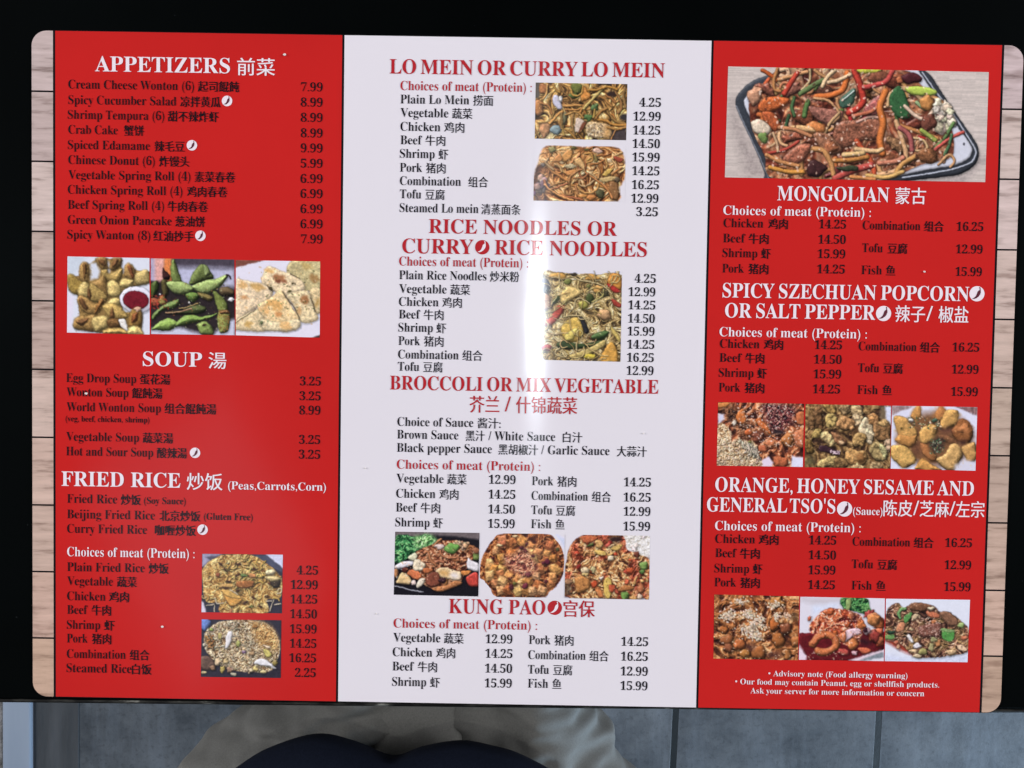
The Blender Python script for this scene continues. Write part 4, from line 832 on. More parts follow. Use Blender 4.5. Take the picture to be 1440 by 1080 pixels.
def print_mongolian(res):
    # units: 1/6.28 of a target dot; the print is wide
    P = Print((0, 0, 1320, 555), res, 18, (196, 182, 174)); P.wob = .6
    F = box(0, 0, 1320, 555)
    P.grain(F, .16, 26, 2.2)
    P.flat([(30, 160), (60, 260), (220, 555), (120, 555), (20, 280)], (120, 106, 106), soft=30, alpha=.45); P.flat([(1280, 420), (1230, 520), (1000, 555), (1200, 555), (1310, 440)], (110, 100, 104), soft=24, alpha=.5)
    rim = [(45, 190), (80, 110), (150, 60), (300, 10), (420, -30), (900, -30), (1010, 10), (1060, 70), (1150, 200), (1255, 340), (1280, 410), (1262, 470), (1180, 520), (1010, 545), (700, 580), (240, 580), (200, 520), (130, 360)]
    P.shape(rim, (52, 56, 64), bevel=22, rough=.12, gloss=.3, soft=1.2)
    inner = [(88, 190), (120, 124), (186, 78), (316, 26), (420, -30), (900, -30), (975, 15), (1030, 90), (1120, 210), (1228, 350), (1248, 405), (1215, 450), (1140, 478), (1000, 505), (640, 580), (284, 580), (236, 480), (176, 350)]
    P.shape(inner, (206, 208, 222), bevel=14, rough=.06, shade=.4, gloss=0, drop=.3, edge=.5)
    P.strand([(985, 10), (1060, 110), (1160, 235), (1250, 370), (1265, 420), (1230, 465), (1100, 505), (900, 540)], 9, (176, 182, 198), drop=.2)
    P.strand([(50, 200), (110, 320), (180, 460), (230, 570)], 10, (110, 116, 128), drop=0)
    M = np.array([(115, 140), (180, 90), (230, 30), (330, 0), (860, 0), (930, 30), (1010, 100), (1120, 170), (1130, 260), (1150, 340), (1140, 430), (1000, 470), (840, 540), (700, 560), (260, 560), (200, 440), (130, 300)], float)
    P.shape(M, (110, 62, 44), bevel=50, rough=.5)
    Bf = [(126, 70, 50), (146, 84, 60), (110, 56, 44), (160, 92, 66)]
    On = [(214, 160, 104), (226, 182, 134), (200, 138, 84), (222, 170, 126), (190, 122, 80)]
    Cr = [(206, 92, 44), (214, 110, 54), (196, 76, 44)]
    Rd = [(176, 46, 40), (196, 60, 46), (150, 36, 36)]
    P.mess(M, [(0, (34, 16, 16)), (.25, (88, 42, 30)), (.55, (136, 72, 46)), (.85, (184, 120, 80)), (1, (240, 200, 164))], 80, 70, .55, .3, 2, tint=(180, 58, 36), tcell=90)
    P.strands(M, [(0, (40, 18, 16)), (.35, (112, 56, 38)), (.7, (180, 112, 70)), (1, (236, 190, 144))], 26, 120, .3, 1.6, 220, .55, alpha=.5, soft=2)
    P.noodles(16, M, On, 22, 120, .5); P.noodles(9, M, Cr + Rd, 24, 110, .35)
    for x, y, rx, ry, a in [(200, 110, 50, 30, .4), (330, 110, 56, 30, -.5), (480, 120, 60, 34, .2), (390, 250, 56, 34, .5), (330, 350, 60, 32, -.2), (600, 330, 66, 36, .1), (470, 380, 60, 30, .3), (700, 300, 70, 34, -.2), (640, 450, 60, 28, .1), (860, 380, 50, 34, .6), (960, 260, 54, 32, -.4), (830, 60, 60, 28, .2), (700, 110, 50, 30, .8), (930, 460, 60, 30, -.3), (340, 500, 60, 28, .2), (560, 520, 60, 26, -.1), (1040, 370, 44, 30, .4)]:
        P.blob(x, y, rx, ry, P.pick([(112, 60, 42), (130, 72, 50), (98, 48, 38), (146, 84, 58)]), a, wob=.2, rough=.8, gloss=.75, soft=2.2, shade=.75)
    P.noodles(12, M, On, 17, 120, .5)
    P.noodles(7, M, [(64, 96, 50), (90, 116, 60), (50, 76, 46)], 16, 70, .2)
    # main pieces
    P.shape([(160, 190), (200, 150), (300, 150), (310, 175), (240, 215), (175, 225)], (196, 92, 44), bevel=22, rough=.7); P.shape([(180, 225), (240, 230), (275, 290), (250, 320), (200, 280)], (186, 86, 46), bevel=22, rough=.7)
    P.shape([(125, 280), (170, 260), (225, 300), (210, 340), (150, 330)], (222, 200, 172), bevel=20, rough=.3); P.blob(140, 140, 36, 50, (200, 140, 106), rough=.3)
    P.strand([(250, 10), (235, 60), (240, 110), (270, 120)], 18, (190, 124, 70)); P.strand([(260, 60), (330, 40), (400, 20)], 20, (206, 144, 92)); P.strand([(290, 130), (330, 60), (350, 30)], 28, (190, 60, 42))
    P.strand([(370, 130), (430, 90), (480, 60)], 26, (92, 112, 62)); P.strand([(410, 170), (400, 210), (395, 240)], 26, (84, 118, 60)); P.strand([(340, 150), (330, 200), (345, 240)], 18, (70, 104, 60)); P.strand([(315, 240), (300, 300)], 20, (50, 80, 50))
    P.strand([(450, 145), (520, 135), (580, 110), (600, 60), (605, 20)], 32, (216, 106, 46)); P.strand([(640, 10), (670, 80), (690, 150), (670, 190), (620, 220)], 34, (196, 56, 42)); P.strand([(540, 10), (500, 50), (480, 90)], 22, (230, 190, 140)); P.strand([(620, 30), (560, 60), (510, 70)], 20, (226, 186, 140))
    P.shape([(570, 160), (630, 100), (650, 110), (640, 170), (590, 200)], (60, 92, 74), bevel=18, gloss=.5); P.strand([(585, 160), (640, 110)], 8, (200, 216, 206))
    P.blob(720, 10, 60, 18, (196, 196, 60)); P.blob(760, 40, 60, 30, (120, 66, 46), rough=.6); P.strand([(830, 10), (800, 60), (720, 85), (690, 90)], 26, (196, 66, 60)); P.blob(920, 40, 56, 30, (70, 30, 34)); P.blob(870, 50, 18, 20, (190, 100, 60))
    P.shape([(420, 190), (500, 200), (590, 215), (560, 280), (480, 270), (430, 230)], (150, 92, 76), bevel=30, rough=.8, gloss=.9); P.strand([(440, 150), (520, 165), (570, 230), (540, 270)], 14, (210, 150, 100))
    P.shape([(540, 350), (570, 270), (680, 250), (770, 240), (800, 290), (770, 350), (690, 360), (600, 400)], (136, 80, 58), bevel=30, rough=.9, gloss=.7); P.strand([(500, 330), (520, 280), (570, 220)], 16, (196, 150, 100)); P.strand([(660, 265), (720, 240), (780, 240)], 14, (200, 150, 130))
    P.shape([(700, 190), (760, 130), (790, 150), (770, 220), (700, 230)], (156, 80, 74), bevel=26, rough=.8, gloss=.6); P.strand([(640, 235), (720, 215), (760, 190)], 20, (186, 96, 66))
    P.strand([(800, 110), (775, 190), (795, 270), (780, 350), (795, 420)], 36, (218, 114, 50), gloss=.4); P.strand([(815, 180), (830, 120), (880, 95), (950, 120), (1000, 160)], 22, (206, 160, 110)); P.shape([(820, 150), (860, 80), (900, 120), (930, 230), (860, 235)], (48, 92, 52), bevel=16, rough=.3, gloss=.2)
    P.shape([(900, 90), (960, 80), (1040, 90), (1060, 110), (1020, 128), (930, 120)], (176, 200, 74), bevel=16, rough=.1); P.strand([(960, 160), (1000, 190), (1010, 180)], 20, (150, 176, 120)); P.strand([(900, 180), (960, 230), (1010, 240), (1050, 190)], 20, (226, 190, 160)); P.blob(1010, 160, 34, 40, (200, 130, 66))
    P.chunks(40, np.array([(1050, 140), (1120, 170), (1150, 260), (1100, 320), (1060, 290)], float), [(222, 204, 180), (206, 186, 160)], 22, rough=.5, shade=.5)
    P.blob(1020, 260, 40, 44, (110, 60, 46), rough=.6); P.strand([(880, 280), (980, 310), (1070, 340)], 22, (190, 120, 66)); P.strand([(990, 300), (1060, 350)], 24, (150, 164, 70)); P.strand([(950, 340), (1000, 350), (1020, 390), (960, 400), (950, 360)], 12, (216, 176, 120))
    P.strand([(860, 260), (890, 340), (915, 430), (880, 500), (780, 530)], 26, (214, 160, 110)); P.strand([(880, 290), (930, 330), (945, 400)], 26, (170, 84, 80)); P.strand([(980, 420), (900, 470), (860, 530)], 26, (206, 144, 76))
    P.strand([(1060, 390), (1110, 330), (1150, 260)], 18, (90, 124, 66)); P.strand([(1030, 420), (1130, 340), (1200, 305)], 18, (196, 76, 66)); P.strand([(1110, 420), (1130, 370), (1140, 320)], 16, (70, 110, 70)); P.blob(1020, 430, 56, 40, (126, 78, 48), rough=.9); P.strand([(1080, 470), (1130, 420), (1160, 450), (1140, 480)], 14, (196, 140, 90))
    P.strand([(660, 360), (710, 420), (750, 480), (760, 540)], 26, (206, 80, 46)); P.strand([(660, 400), (760, 410), (790, 400)], 24, (222, 176, 120)); P.strand([(600, 430), (700, 420)], 26, (222, 180, 116)); P.strand([(540, 460), (640, 455), (720, 440)], 24, (190, 120, 56))
    P.blob(450, 300, 50, 36, (206, 120, 62), rough=.4); P.shape([(440, 330), (520, 330), (590, 400), (560, 430), (500, 420)], (150, 96, 68), bevel=22, rough=.7, gloss=.6); P.blob(530, 400, 40, 36, (160, 92, 58), rough=.8, gloss=.5); P.shape([(330, 290), (420, 290), (450, 320), (350, 310)], (226, 170, 110), bevel=14); P.strand([(270, 300), (350, 310), (430, 340)], 22, (196, 124, 80))
    P.strand([(390, 530), (385, 460), (420, 410), (490, 410), (530, 460), (550, 530)], 28, (206, 140, 80)); P.blob(460, 500, 50, 40, (60, 34, 34)); P.shape([(290, 460), (360, 390), (430, 380), (420, 430), (370, 480)], (160, 90, 66), bevel=24, rough=.8, gloss=.5); P.strand([(220, 430), (300, 410), (370, 370)], 16, (176, 60, 46)); P.strand([(210, 440), (280, 470), (370, 490)], 22, (200, 130, 76))
    P.strand([(230, 500), (320, 520), (400, 520)], 24, (212, 140, 56)); P.strand([(560, 550), (640, 510), (740, 480)], 34, (190, 72, 62)); P.blob(620, 500, 60, 16, (50, 60, 40)); P.strand([(720, 530), (820, 540), (900, 510)], 22, (216, 166, 90)); P.strand([(640, 540), (760, 550)], 20, (206, 130, 70)); P.strand([(780, 470), (860, 460), (900, 440)], 26, (200, 120, 90))
    P.strand([(240, 330), (260, 380), (265, 420)], 14, (216, 170, 124)); P.blob(190, 350, 24, 26, (110, 140, 70))
    P.specks(260, M, [(246, 214, 190), (236, 190, 160), (70, 34, 30)], 7, .7); P.blob(1205, 365, 5, 7, (60, 60, 70), drop=0)
    return P

# layout of the menu, millimetres from the middle of the sheet
TEXT = [
    ('left', 'heading', 'white', 129.09, 6.43, [('APPETIZERS', -187.33, -128.71), ('前菜', -125.54, -109.21)]),
    ('left', 'dish_name', 'ink', 121.52, 3.83, [('Cream Cheese Wonton (6)', -198.94, -144.28), ('起司餛飩', -142.48, -124.76)]),
    ('left', 'price', 'ink', 121.88, 3.71, [('7.99', -97.77, -88.39)]),
    ('left', 'dish_name', 'ink', 114.82, 3.84, [('Spicy Cucumber Salad', -198.94, -151.95), ('凉拌黄瓜', -150.16, -132.74)]),
    ('left', 'price', 'ink', 115.3, 3.71, [('8.99', -97.82, -88.33)]),
    ('left', 'dish_name', 'ink', 108.44, 3.84, [('Shrimp Tempura (6)', -199.16, -157.21), ('甜不辣炸虾', -155.52, -133.55)]),
    ('left', 'price', 'ink', 108.73, 3.72, [('8.99', -97.77, -88.27)]),
    ('left', 'dish_name', 'ink', 102.0, 3.85, [('Crab Cake', -198.95, -177.49), ('蟹饼', -174.63, -166.07)]),
    ('left', 'price', 'ink', 102.04, 3.72, [('8.99', -97.71, -88.21)]),
    ('left', 'dish_name', 'ink', 95.44, 3.85, [('Spiced Edamame', -199.17, -163.41), ('辣毛豆', -161.3, -148.39)]),
    ('left', 'price', 'ink', 95.55, 3.72, [('9.99', -97.66, -88.15)]),
    ('left', 'dish_name', 'ink', 88.94, 3.85, [('Chinese Donut (6)', -198.96, -161.28), ('炸馒头', -159.27, -146.25)]),
    ('left', 'price', 'ink', 88.94, 3.73, [('5.99', -97.6, -88.09)]),
    ('left', 'dish_name', 'ink', 82.48, 3.86, [('Vegetable Spring Roll (4)', -198.96, -145.7), ('素菜春卷', -143.79, -126.12)]),
    ('left', 'price', 'ink', 82.33, 3.73, [('6.99', -97.65, -88.03)]),
    ('left', 'dish_name', 'ink', 76.06, 3.86, [('Chicken Spring Roll (4)', -199.18, -149.17), ('鸡肉春卷', -147.05, -129.58)]),
    ('left', 'price', 'ink', 75.82, 3.74, [('6.99', -97.6, -87.97)]),
    ('left', 'dish_name', 'ink', 69.52, 3.87, [('Beef Spring Roll (4)', -199.18, -157.2), ('牛肉春卷', -155.5, -138.02)]),
    ('left', 'price', 'ink', 69.2, 3.74, [('6.99', -97.55, -87.91)]),
    ('left', 'dish_name', 'ink', 63.0, 3.87, [('Green Onion Pancake', -199.18, -153.89), ('葱油饼', -152.19, -139.26)]),
    ('left', 'price', 'ink', 62.67, 3.75, [('6.99', -97.49, -87.85)]),
    ('left', 'dish_name', 'ink', 56.54, 3.88, [('Spicy Wanton (8)', -199.4, -163.2), ('红油抄手', -161.72, -144.21)]),
    ('left', 'price', 'ink', 56.14, 3.75, [('7.99', -97.23, -87.79)]),
    ('left', 'heading', 'white', 1.5, 6.26, [('SOUP', -166.26, -140.25), ('湯', -137.37, -129.59)]),
    ('left', 'dish_name', 'ink', -6.16, 3.92, [('Egg Drop Soup', -199.96, -169.23), ('蛋花湯', -167.52, -154.3)]),
    ('left', 'price', 'ink', -5.98, 3.79, [('3.25', -97.14, -87.98)]),
    ('left', 'dish_name', 'ink', -12.36, 3.92, [('Wonton Soup', -199.75, -172.63), ('餛飩湯', -170.93, -157.69)]),
    ('left', 'price', 'ink', -12.48, 3.79, [('3.25', -97.3, -88.02)]),
    ('left', 'dish_name', 'ink', -18.92, 3.93, [('World Wonton Soup', -199.76, -158.31), ('组合餛飩湯', -156.6, -133.97)]),
    ('left', 'price', 'ink', -18.78, 3.8, [('8.99', -97.36, -88.07)]),
    ('left', 'dish_name', 'ink', -32.02, 3.93, [('Vegetable Soup', -199.98, -167.89), ('蔬菜湯', -166.18, -152.93)]),
    ('left', 'price', 'ink', -31.72, 3.81, [('3.25', -97.36, -88.07)]),
    ('left', 'dish_name', 'ink', -38.53, 3.94, [('Hot and Sour Soup', -199.98, -161.68), ('酸辣湯', -159.86, -146.81)]),
    ('left', 'price', 'ink', -38.26, 3.81, [('3.25', -97.41, -88.01)]),
    ('left', 'note', 'ink', -23.5, 2.51, [('(veg, beef, chicken, shrimp)', -200.19, -163.32)]),
    ('left', 'heading', 'white', -52.01, 6.41, [('FRIED RICE', -202.08, -149.57), ('炒饭', -146.69, -131.04)]),
    ('left', 'note', 'white', -52.29, 3.47, [('(Peas,Carrots,Corn)', -128.53, -85.34)]),
    ('left', 'dish_name', 'ink', -59.52, 3.95, [('Fried Rice', -199.57, -177.5), ('炒饭', -175.75, -167.1)]),
    ('left', 'note', 'ink', -59.38, 3.0, [('(Soy Sauce)', -165.59, -147.17)]),
    ('left', 'dish_name', 'ink', -66.38, 3.96, [('Beijing Fried Rice', -199.58, -160.81), ('北京炒饭', -158.68, -140.74)]),
    ('left', 'note', 'ink', -65.98, 3.01, [('(Gluten Free)', -139.11, -117.55)]),
    ('left', 'dish_name', 'ink', -72.81, 3.96, [('Curry Fried Rice', -199.58, -164.31), ('咖喱炒饭', -160.67, -142.72)]),
    ('left', 'subheading', 'white', -83.19, 4.1, [('Choices of meat (Protein) :', -199.59, -143.18)]),
    ('left', 'dish_name', 'ink', -89.89, 3.97, [('Plain Fried Rice', -199.59, -165.27), ('炒饭', -163.38, -154.71)]),
    ('left', 'price', 'ink', -89.68, 3.84, [('4.25', -97.93, -88.51)]),
    ('left', 'dish_name', 'ink', -96.14, 3.98, [('Vegetable', -199.59, -179.34), ('蔬菜', -177.45, -168.78)]),
    ('left', 'price', 'ink', -96.17, 3.85, [('12.99', -100.52, -88.58)]),
    ('left', 'dish_name', 'ink', -102.87, 3.98, [('Chicken', -199.6, -182.6), ('鸡肉', -180.97, -172.28)]),
    ('left', 'price', 'ink', -102.63, 3.85, [('14.25', -100.59, -88.77)]),
    ('left', 'dish_name', 'ink', -108.99, 3.99, [('Beef', -199.6, -190.53), ('牛肉', -188.64, -180.21)]),
    ('left', 'price', 'ink', -109.22, 3.86, [('14.50', -100.66, -88.84)]),
    ('left', 'dish_name', 'ink', -115.7, 3.99, [('Shrimp', -199.73, -184.99), ('虾', -183.1, -178.56)]),
    ('left', 'price', 'ink', -115.95, 3.86, [('15.99', -100.74, -88.91)]),
    ('left', 'dish_name', 'ink', -121.82, 3.99, [('Pork', -199.73, -190.53), ('猪肉', -188.51, -180.07)]),
    ('left', 'price', 'ink', -122.43, 3.87, [('14.25', -100.69, -88.98)]),
    ('left', 'dish_name', 'ink', -128.76, 4.0, [('Combination', -199.74, -173.63), ('组合', -171.73, -163.16)]),
    ('left', 'price', 'ink', -128.93, 3.87, [('16.25', -100.89, -89.05)]),
    ('left', 'dish_name', 'ink', -135.12, 4.0, [('Steamed Rice', -199.87, -171.09), ('白饭', -170.71, -162.13)]),
    ('left', 'price', 'ink', -135.51, 3.87, [('2.25', -98.32, -89.11)]),
    ('middle', 'heading', 'red', 130.08, 6.18, [('LO MEIN OR CURRY LO MEIN', -59.37, 59.99)]),
    ('middle', 'subheading', 'red', 123.04, 3.95, [('Choices of meat (Protein) :', -54.59, 2.4)]),
    ('middle', 'dish_name', 'ink', 117.28, 3.83, [('Plain Lo Mein', -54.53, -24.67), ('捞面', -22.88, -14.27)]),
    ('middle', 'price', 'ink', 117.47, 3.71, [('4.25', 49.21, 58.59)]),
    ('middle', 'dish_name', 'ink', 111.5, 3.84, [('Vegetable', -54.46, -33.64), ('蔬菜', -31.97, -23.24)]),
    ('middle', 'price', 'ink', 111.45, 3.71, [('12.99', 46.76, 58.61)]),
    ('middle', 'dish_name', 'ink', 105.51, 3.84, [('Chicken', -54.39, -37.03), ('鸡肉', -35.35, -26.62)]),
    ('middle', 'price', 'ink', 105.47, 3.71, [('14.25', 46.77, 58.51)]),
    ('middle', 'dish_name', 'ink', 99.71, 3.84, [('Beef', -54.32, -44.91), ('牛肉', -43.34, -34.83)]),
    ('middle', 'price', 'ink', 99.7, 3.72, [('14.50', 46.67, 58.53)]),
    ('middle', 'dish_name', 'ink', 93.84, 3.85, [('Shrimp', -54.47, -39.34), ('虾', -37.66, -33.51)]),
    ('middle', 'price', 'ink', 93.82, 3.72, [('15.99', 46.68, 58.54)]),
    ('middle', 'dish_name', 'ink', 87.82, 3.85, [('Pork', -54.4, -44.75), ('猪肉', -42.96, -34.55)]),
    ('middle', 'price', 'ink', 87.93, 3.73, [('14.25', 46.69, 58.56)]),
    ('middle', 'dish_name', 'ink', 82.08, 3.85, [('Combination', -54.33, -27.74), ('组合', -24.49, -15.97)]),
    ('middle', 'price', 'ink', 81.92, 3.73, [('16.25', 46.7, 58.46)]),
    ('middle', 'dish_name', 'ink', 76.35, 3.86, [('Tofu', -54.26, -44.95), ('豆腐', -43.15, -34.73)]),
    ('middle', 'price', 'ink', 76.01, 3.73, [('12.99', 46.6, 58.37)]),
    ('middle', 'dish_name', 'ink', 70.4, 3.86, [('Steamed Lo mein', -54.3, -19.94), ('清蒸面条', -18.71, -1.54)]),
    ('middle', 'price', 'ink', 70.25, 3.74, [('3.25', 48.85, 58.27)]),
    ('middle', 'heading', 'red', 61.49, 6.07, [('RICE NOODLES OR', -41.49, 40.61)]),
    ('middle', 'heading', 'red', 52.6, 6.32, [('CURRY', -52.96, -21.93), ('RICE NOODLES', -12.59, 53.81)]),
    ('middle', 'subheading', 'red', 47.12, 4.0, [('Choices of meat (Protein) :', -54.25, 2.11)]),
    ('middle', 'dish_name', 'ink', 41.2, 3.88, [('Plain Rice Noodles', -54.18, -16.02), ('炒米粉', -14.44, -1.73)]),
    ('middle', 'price', 'ink', 41.26, 3.76, [('4.25', 48.78, 57.99)]),
    ('middle', 'dish_name', 'ink', 35.2, 3.89, [('Vegetable', -54.11, -33.38), ('蔬菜', -31.69, -23.14)]),
    ('middle', 'price', 'ink', 35.4, 3.76, [('12.99', 46.2, 57.9)]),
    ('middle', 'dish_name', 'ink', 29.57, 3.89, [('Chicken', -54.15, -36.8), ('鸡肉', -35.11, -26.66)]),
    ('middle', 'price', 'ink', 29.67, 3.76, [('14.25', 46.2, 58.02)]),
    ('middle', 'dish_name', 'ink', 24.04, 3.89, [('Beef', -54.09, -44.73), ('牛肉', -43.15, -34.58)]),
    ('middle', 'price', 'ink', 23.83, 3.77, [('14.50', 46.21, 57.92)]),
    ('middle', 'dish_name', 'ink', 18.31, 3.9, [('Shrimp', -54.25, -39.13), ('虾', -37.55, -33.38)]),
    ('middle', 'price', 'ink', 18.2, 3.77, [('15.99', 46.1, 57.93)]),
    ('middle', 'dish_name', 'ink', 12.44, 3.9, [('Pork', -54.18, -44.7), ('猪肉', -42.89, -34.43)]),
    ('middle', 'price', 'ink', 12.46, 3.77, [('14.25', 46.1, 57.94)]),
    ('middle', 'dish_name', 'ink', 6.51, 3.91, [('Combination', -54.22, -27.68), ('组合', -25.99, -17.3)]),
    ('middle', 'price', 'ink', 6.71, 3.78, [('16.25', 46.11, 57.84)]),
    ('middle', 'dish_name', 'ink', 1.16, 3.91, [('Tofu', -54.27, -44.89), ('豆腐', -43.08, -34.61)]),
    ('middle', 'price', 'ink', 0.95, 3.78, [('12.99', 46.0, 57.85)]),
    ('middle', 'heading', 'red', -7.12, 6.07, [('BROCCOLI OR MIX VEGETABLE', -57.68, 60.17)]),
    ('middle', 'heading', 'red', -15.89, 6.4, [('芥兰', -22.5, -9.5), ('/', -7.12, -4.41), ('什锦蔬菜', -2.15, 24.64)]),
    ('middle', 'dish_name', 'ink', -23.09, 3.92, [('Choice of Sauce', -54.21, -20.82), ('酱汁:', -18.89, -8.82)]),
    ('middle', 'dish_name', 'ink', -28.7, 3.93, [('Brown Sauce', -54.25, -27.3), ('黑汁', -24.02, -15.75), ('/ White Sauce', -14.05, 15.26), ('白汁', 18.66, 27.14)]),
    ('middle', 'dish_name', 'ink', -34.52, 3.93, [('Black pepper Sauce', -54.29, -12.49), ('黑胡椒汁', -9.55, 7.78), ('/ Garlic Sauce', 9.25, 39.25), ('大蒜汁', 42.53, 55.55)]),
    ('middle', 'subheading', 'red', -41.98, 4.06, [('Choices of meat (Protein) :', -54.24, 8.94)]),
    ('middle', 'dish_name', 'ink', -48.08, 3.94, [('Vegetable', -54.3, -33.56), ('蔬菜', -31.9, -23.45)]),
    ('middle', 'price', 'ink', -47.98, 3.81, [('12.99', -13.6, -1.83)]),
    ('middle', 'dish_name', 'ink', -48.29, 3.94, [('Pork', 5.35, 14.81), ('猪肉', 16.6, 24.92)]),
    ('middle', 'price', 'ink', -48.15, 3.81, [('14.25', 45.89, 57.78)]),
    ('middle', 'dish_name', 'ink', -54.78, 3.95, [('Chicken', -54.35, -37.06), ('鸡肉', -35.27, -26.94)]),
    ('middle', 'price', 'ink', -54.53, 3.82, [('14.25', -13.63, -1.85)]),
    ('middle', 'dish_name', 'ink', -54.79, 3.94, [('Combination', 5.33, 30.16), ('组合', 31.95, 40.27)]),
    ('middle', 'price', 'ink', -54.83, 3.82, [('16.25', 45.9, 57.8)]),
    ('middle', 'dish_name', 'ink', -60.98, 3.95, [('Beef', -54.41, -45.05), ('牛肉', -43.38, -34.93)]),
    ('middle', 'price', 'ink', -61.1, 3.82, [('14.50', -13.65, -1.87)]),
    ('middle', 'dish_name', 'ink', -61.15, 3.95, [('Tofu', 5.31, 14.53), ('豆腐', 16.32, 24.64)]),
    ('middle', 'price', 'ink', -61.13, 3.82, [('12.99', 46.03, 57.8)]),
    ('middle', 'dish_name', 'ink', -67.55, 3.95, [('Shrimp', -54.58, -39.45), ('虾', -37.79, -33.68)]),
    ('middle', 'price', 'ink', -67.54, 3.83, [('15.99', -13.68, -1.89)]),
    ('middle', 'dish_name', 'ink', -67.34, 3.95, [('Fish', 5.28, 14.25), ('鱼', 16.17, 20.02)]),
    ('middle', 'price', 'ink', -67.7, 3.83, [('15.99', 46.03, 57.81)]),
    ('middle', 'heading', 'red', -105.79, 6.43, [('KUNG PAO', -30.46, 12.23), ('宫保', 20.33, 34.08)]),
    ('middle', 'subheading', 'red', -112.63, 4.11, [('Choices of meat (Protein) :', -54.83, 8.74)]),
    ('middle', 'dish_name', 'ink', -118.94, 3.99, [('Vegetable', -54.88, -34.02), ('蔬菜', -32.34, -23.72)]),
    ('middle', 'price', 'ink', -118.95, 3.86, [('12.99', -13.93, -2.09)]),
    ('middle', 'dish_name', 'ink', -118.99, 3.99, [('Pork', 5.25, 14.78), ('猪肉', 16.58, 24.94)]),
    ('middle', 'price', 'ink', -119.09, 3.86, [('14.25', 46.17, 58.01)]),
    ('middle', 'dish_name', 'ink', -125.46, 3.99, [('Chicken', -55.06, -37.54), ('鸡肉', -35.73, -27.36)]),
    ('middle', 'price', 'ink', -125.46, 3.86, [('14.25', -13.96, -1.98)]),
    ('middle', 'dish_name', 'ink', -125.7, 3.99, [('Combination', 5.11, 30.47), ('组合', 32.27, 40.64)]),
    ('middle', 'price', 'ink', -125.72, 3.86, [('16.25', 46.18, 58.02)]),
    ('middle', 'dish_name', 'ink', -131.87, 4.0, [('Beef', -55.12, -45.58), ('牛肉', -43.77, -35.39)]),
    ('middle', 'price', 'ink', -132.1, 3.87, [('14.50', -13.99, -2.0)]),
    ('middle', 'dish_name', 'ink', -132.27, 4.0, [('Tofu', 5.09, 14.36), ('豆腐', 16.3, 24.67)]),
    ('middle', 'price', 'ink', -132.37, 3.87, [('12.99', 46.18, 58.16)]),
    ('middle', 'dish_name', 'ink', -138.77, 4.0, [('Shrimp', -55.17, -40.07), ('虾', -38.27, -34.01)]),
    ('middle', 'price', 'ink', -138.75, 3.87, [('15.99', -14.02, -2.03)]),
    ('middle', 'dish_name', 'ink', -138.54, 4.0, [('Fish', 5.06, 14.09), ('鱼', 16.02, 19.89)]),
    ('middle', 'price', 'ink', -138.89, 3.87, [('15.99', 46.19, 58.17)]),
    ('right', 'heading', 'white', 78.02, 6.17, [('MONGOLIAN', 110.06, 158.74), ('蒙古', 161.42, 174.64)]),
    ('right', 'subheading', 'white', 71.45, 3.98, [('Choices of meat (Protein) :', 86.75, 150.97)]),
    ('right', 'dish_name', 'ink', 66.04, 3.86, [('Chicken', 86.98, 104.27), ('鸡肉', 106.54, 114.92)]),
    ('right', 'price', 'ink', 66.14, 3.74, [('14.25', 128.58, 140.27)]),
    ('right', 'dish_name', 'ink', 65.99, 3.86, [('Combination', 147.62, 172.65), ('组合', 174.41, 182.78)]),
    ('right', 'price', 'ink', 66.05, 3.74, [('16.25', 188.47, 200.04)]),
    ('right', 'dish_name', 'ink', 59.42, 3.87, [('Beef', 86.93, 96.67), ('牛肉', 98.22, 106.71)]),
    ('right', 'price', 'ink', 59.55, 3.74, [('14.50', 128.45, 140.36)]),
    ('right', 'dish_name', 'ink', 53.04, 3.87, [('Shrimp', 86.88, 102.01), ('虾', 103.77, 107.81)]),
    ('right', 'price', 'ink', 53.25, 3.75, [('15.99', 128.32, 140.33)]),
    ('right', 'dish_name', 'ink', 56.15, 3.87, [('Tofu', 147.7, 156.6), ('豆腐', 158.88, 167.26)]),
    ('right', 'price', 'ink', 56.26, 3.74, [('12.99', 188.48, 200.06)]),
    ('right', 'dish_name', 'ink', 46.31, 3.88, [('Pork', 86.94, 96.27), ('猪肉', 98.45, 106.95)]),
    ('right', 'price', 'ink', 46.64, 3.75, [('14.25', 128.29, 140.31)]),
    ('right', 'dish_name', 'ink', 46.54, 3.87, [('Fish', 147.57, 156.48), ('鱼', 158.45, 162.28)]),
    ('right', 'price', 'ink', 46.46, 3.75, [('15.99', 188.59, 200.08)]),
    ('right', 'heading', 'white', 35.55, 6.21, [('SPICY SZECHUAN POPCORN', 87.3, 194.85)]),
    ('right', 'heading', 'white', 26.8, 6.22, [('OR SALT PEPPER', 88.56, 154.17), ('辣子', 162.98, 175.85), ('/', 176.47, 179.27), ('椒盐', 181.87, 194.83)]),
    ('right', 'subheading', 'white', 18.52, 4.02, [('Choices of meat (Protein) :', 86.36, 150.77)]),
    ('right', 'dish_name', 'ink', 13.47, 3.9, [('Chicken', 86.69, 103.94), ('鸡肉', 106.02, 114.24)]),
    ('right', 'price', 'ink', 13.58, 3.77, [('14.25', 128.16, 140.01)]),
    ('right', 'dish_name', 'ink', 13.33, 3.9, [('Combination', 147.4, 172.64), ('组合', 174.3, 182.71)]),
    ('right', 'price', 'ink', 13.51, 3.77, [('16.25', 188.42, 200.05)]),
    ('right', 'dish_name', 'ink', 7.31, 3.9, [('Beef', 86.62, 96.4), ('牛肉', 97.96, 106.18)]),
    ('right', 'price', 'ink', 7.23, 3.78, [('14.50', 128.02, 140.09)]),
    ('right', 'dish_name', 'ink', 0.76, 3.91, [('Shrimp', 86.47, 101.66), ('虾', 103.43, 107.39)]),
